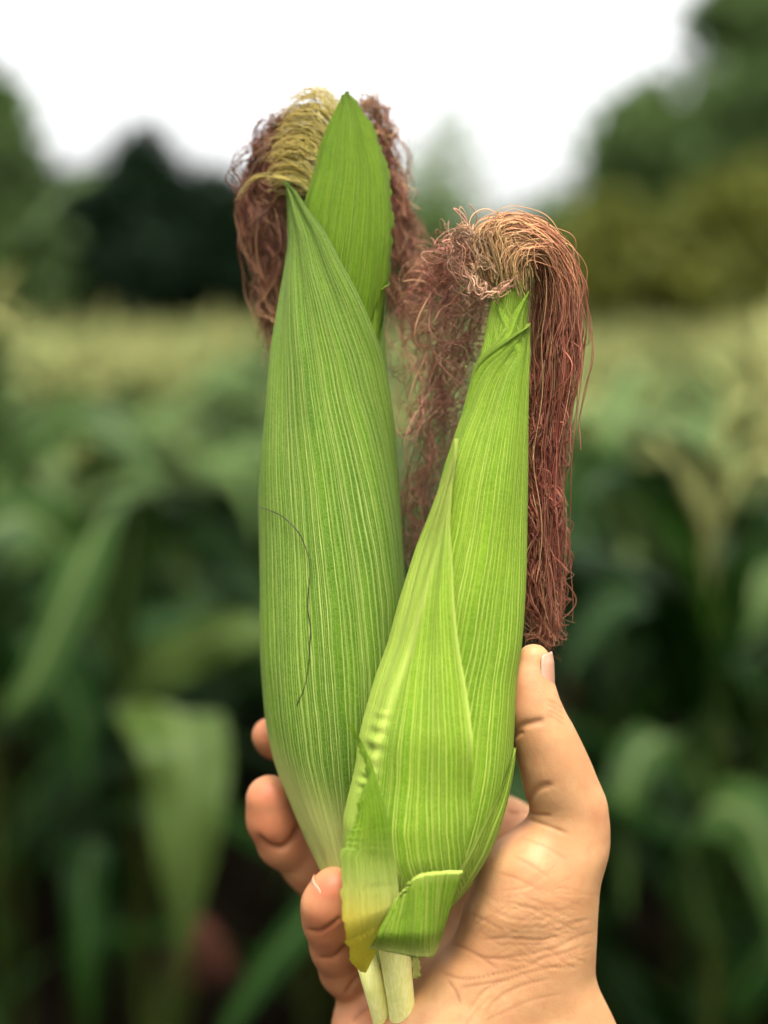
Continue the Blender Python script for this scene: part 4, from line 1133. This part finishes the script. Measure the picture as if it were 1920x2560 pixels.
# gentle unevenness, tendons
disp += 0.0005 * np.sin(PX * 0.021 + PY * 0.013) * np.sin(PY * 0.017 + 1.0) * ss(PY, 2050, 2200)
bulge = lambda x, y, sx, sy: np.exp(-((PX - x) / sx) ** 2 - ((PY - y) / sy) ** 2)
disp += 0.0004 * bulge(1290, 2190, 110, 130) * front + 0.0004 * bulge(1480, 2020, 40, 40) - 0.0018 * bulge(1400, 2200, 40, 120) * front
V2 = V + N * disp[:, None]
red_shade = np.zeros(n)  # skin redness, with the shade on the left fingers painted in
for (x, y, sx, sy, a) in [(690, 2060, 150, 130, .8), (830, 2340, 120, 160, .8), (900, 2520, 90, 90, .6), (668, 1990, 70, 60, .95), (660, 1830, 50, 60, .8), (825, 2225, 70, 55, .95), (700, 2110, 80, 60, .5), (1285, 1740, 40, 70, .5), (840, 2350, 60, 80, .55), (780, 2180, 60, 60, .45), (890, 2500, 60, 80, .45), (1500, 2040, 45, 60, .35), (1280, 2050, 40, 60, .5)]:
    red_shade = np.maximum(red_shade, a * bulge(x, y, sx, sy))
red_shade = np.maximum(red_shade, 0.5 * (V[:, 1] > 0.53) * ss(-PX, -1290, -1200))
wrk = ss(PY, 2200, 2300) * (1 - ss(PY, 2500, 2640)) * ss(PX, 1120, 1200) * 0.9
ORG_H = l2w(loc(1400, 3600, .485)[None])[0]
hm.vertices.foreach_set('co', (l2w(V2) - ORG_H).astype(np.float32).ravel())
a = hm.color_attributes.new('Col', 'FLOAT_COLOR', 'POINT')
a.data.foreach_set('color', np.stack([red_shade, crease, wrk, np.ones(n)], 1).astype(np.float32).ravel())
hm.polygons.foreach_set('use_smooth', np.ones(len(hm.polygons), bool))
hm.name = 'person'; hm.materials.clear(); hm.materials.append(M_SKIN); hm.update()
person = bpy.data.objects.new('person', hm); COL.objects.link(person); person.location = ORG_H
tag(person, 'bare hand and wrist gripping two corn ears, thumb up on the right', 'person')
print('hand verts', n)

def nail(axis0, axis1, nd, L0, L1, wdeg, rr, name='fingernail'):
    """curved nail plate on the finger between two axis points (px,py,d), facing direction nd (local right, depth, up)"""
    p = loc(*axis0); q_ = loc(*axis1); t = (q_ - p) / np.linalg.norm(q_ - p); ln = np.linalg.norm(q_ - p)
    nd = np.array(nd, float); nd -= (nd @ t) * t; nd /= np.linalg.norm(nd); s_ = np.cross(t, nd)
    nr, nc = 18, 16; Vn = []
    for i in range(nr):
        f = i / (nr - 1); L_ = L0 + (L1 - L0) * f
        ends = math.sqrt(max(0.0, 1 - (abs(f - 0.5) * 2) ** 4)) * 0.55 + 0.45
        for j in range(nc):
            a_ = math.radians(wdeg) * (j / (nc - 1) * 2 - 1) * ends
            R_ = rr * (1 - 0.10 * f)
            Vn.append(p + t * L_ * ln + R_ * (math.cos(a_) * nd + math.sin(a_) * s_) - nd * 0.0012 * max(0, f - 0.7) / 0.3 * 0.5)
    Vw = l2w(np.array(Vn))
    o = link(name, mesh(name, Vw, grid_faces(nr, nc), origin=ORG_H), M_NAIL, person)
    m = o.modifiers.new('thickness', 'SOLIDIFY'); m.thickness = 0.0005
    return o
nail((1331, 1740, .494), (1334, 1652, .494), (0.96, -0.28, 0.1), 0.35, 1.28, 58, 0.00775)
nail((826, 2290, .507), (836, 2226, .504), (-0.95, -0.30, 0.12), 0.1, 1.4, 44, 0.0099)

# short dark hairs along the back of the thumb
hp = []
for i in range(46):
    y0 = rng.uniform(1735, 1830); x0 = np.interp(y0, [1705, 1755, 1806, 1853], [1381, 1398, 1419, 1441]) - rng.uniform(2, 34)
    a_ = math.radians(rng.uniform(-25, 35)); L_ = rng.uniform(14, 34)
    hp.append(crom([(x0, y0), (x0 + L_ * .5 * math.cos(a_), y0 + L_ * .5 * math.sin(a_)), (x0 + L_ * math.cos(a_ + .4), y0 + L_ * math.sin(a_ + .4))], 6))
hp = np.array(hp)
hd = .4965 - np.sqrt(np.clip(1 - ((hp[..., 0] - (1345 + (hp[..., 1] - 1810) * 0.4)) / 76) ** 2, 0.0, 1)) * 0.0096
Vh, fh = tubes(at(hp[..., 0], hp[..., 1], hd), np.full(hp.shape[:2], 0.000045), 3)
oh = link('hair', mesh('hair', Vh, fh, origin=ORG_H), M_HAIR, person)
oh['kind'] = 'stuff'
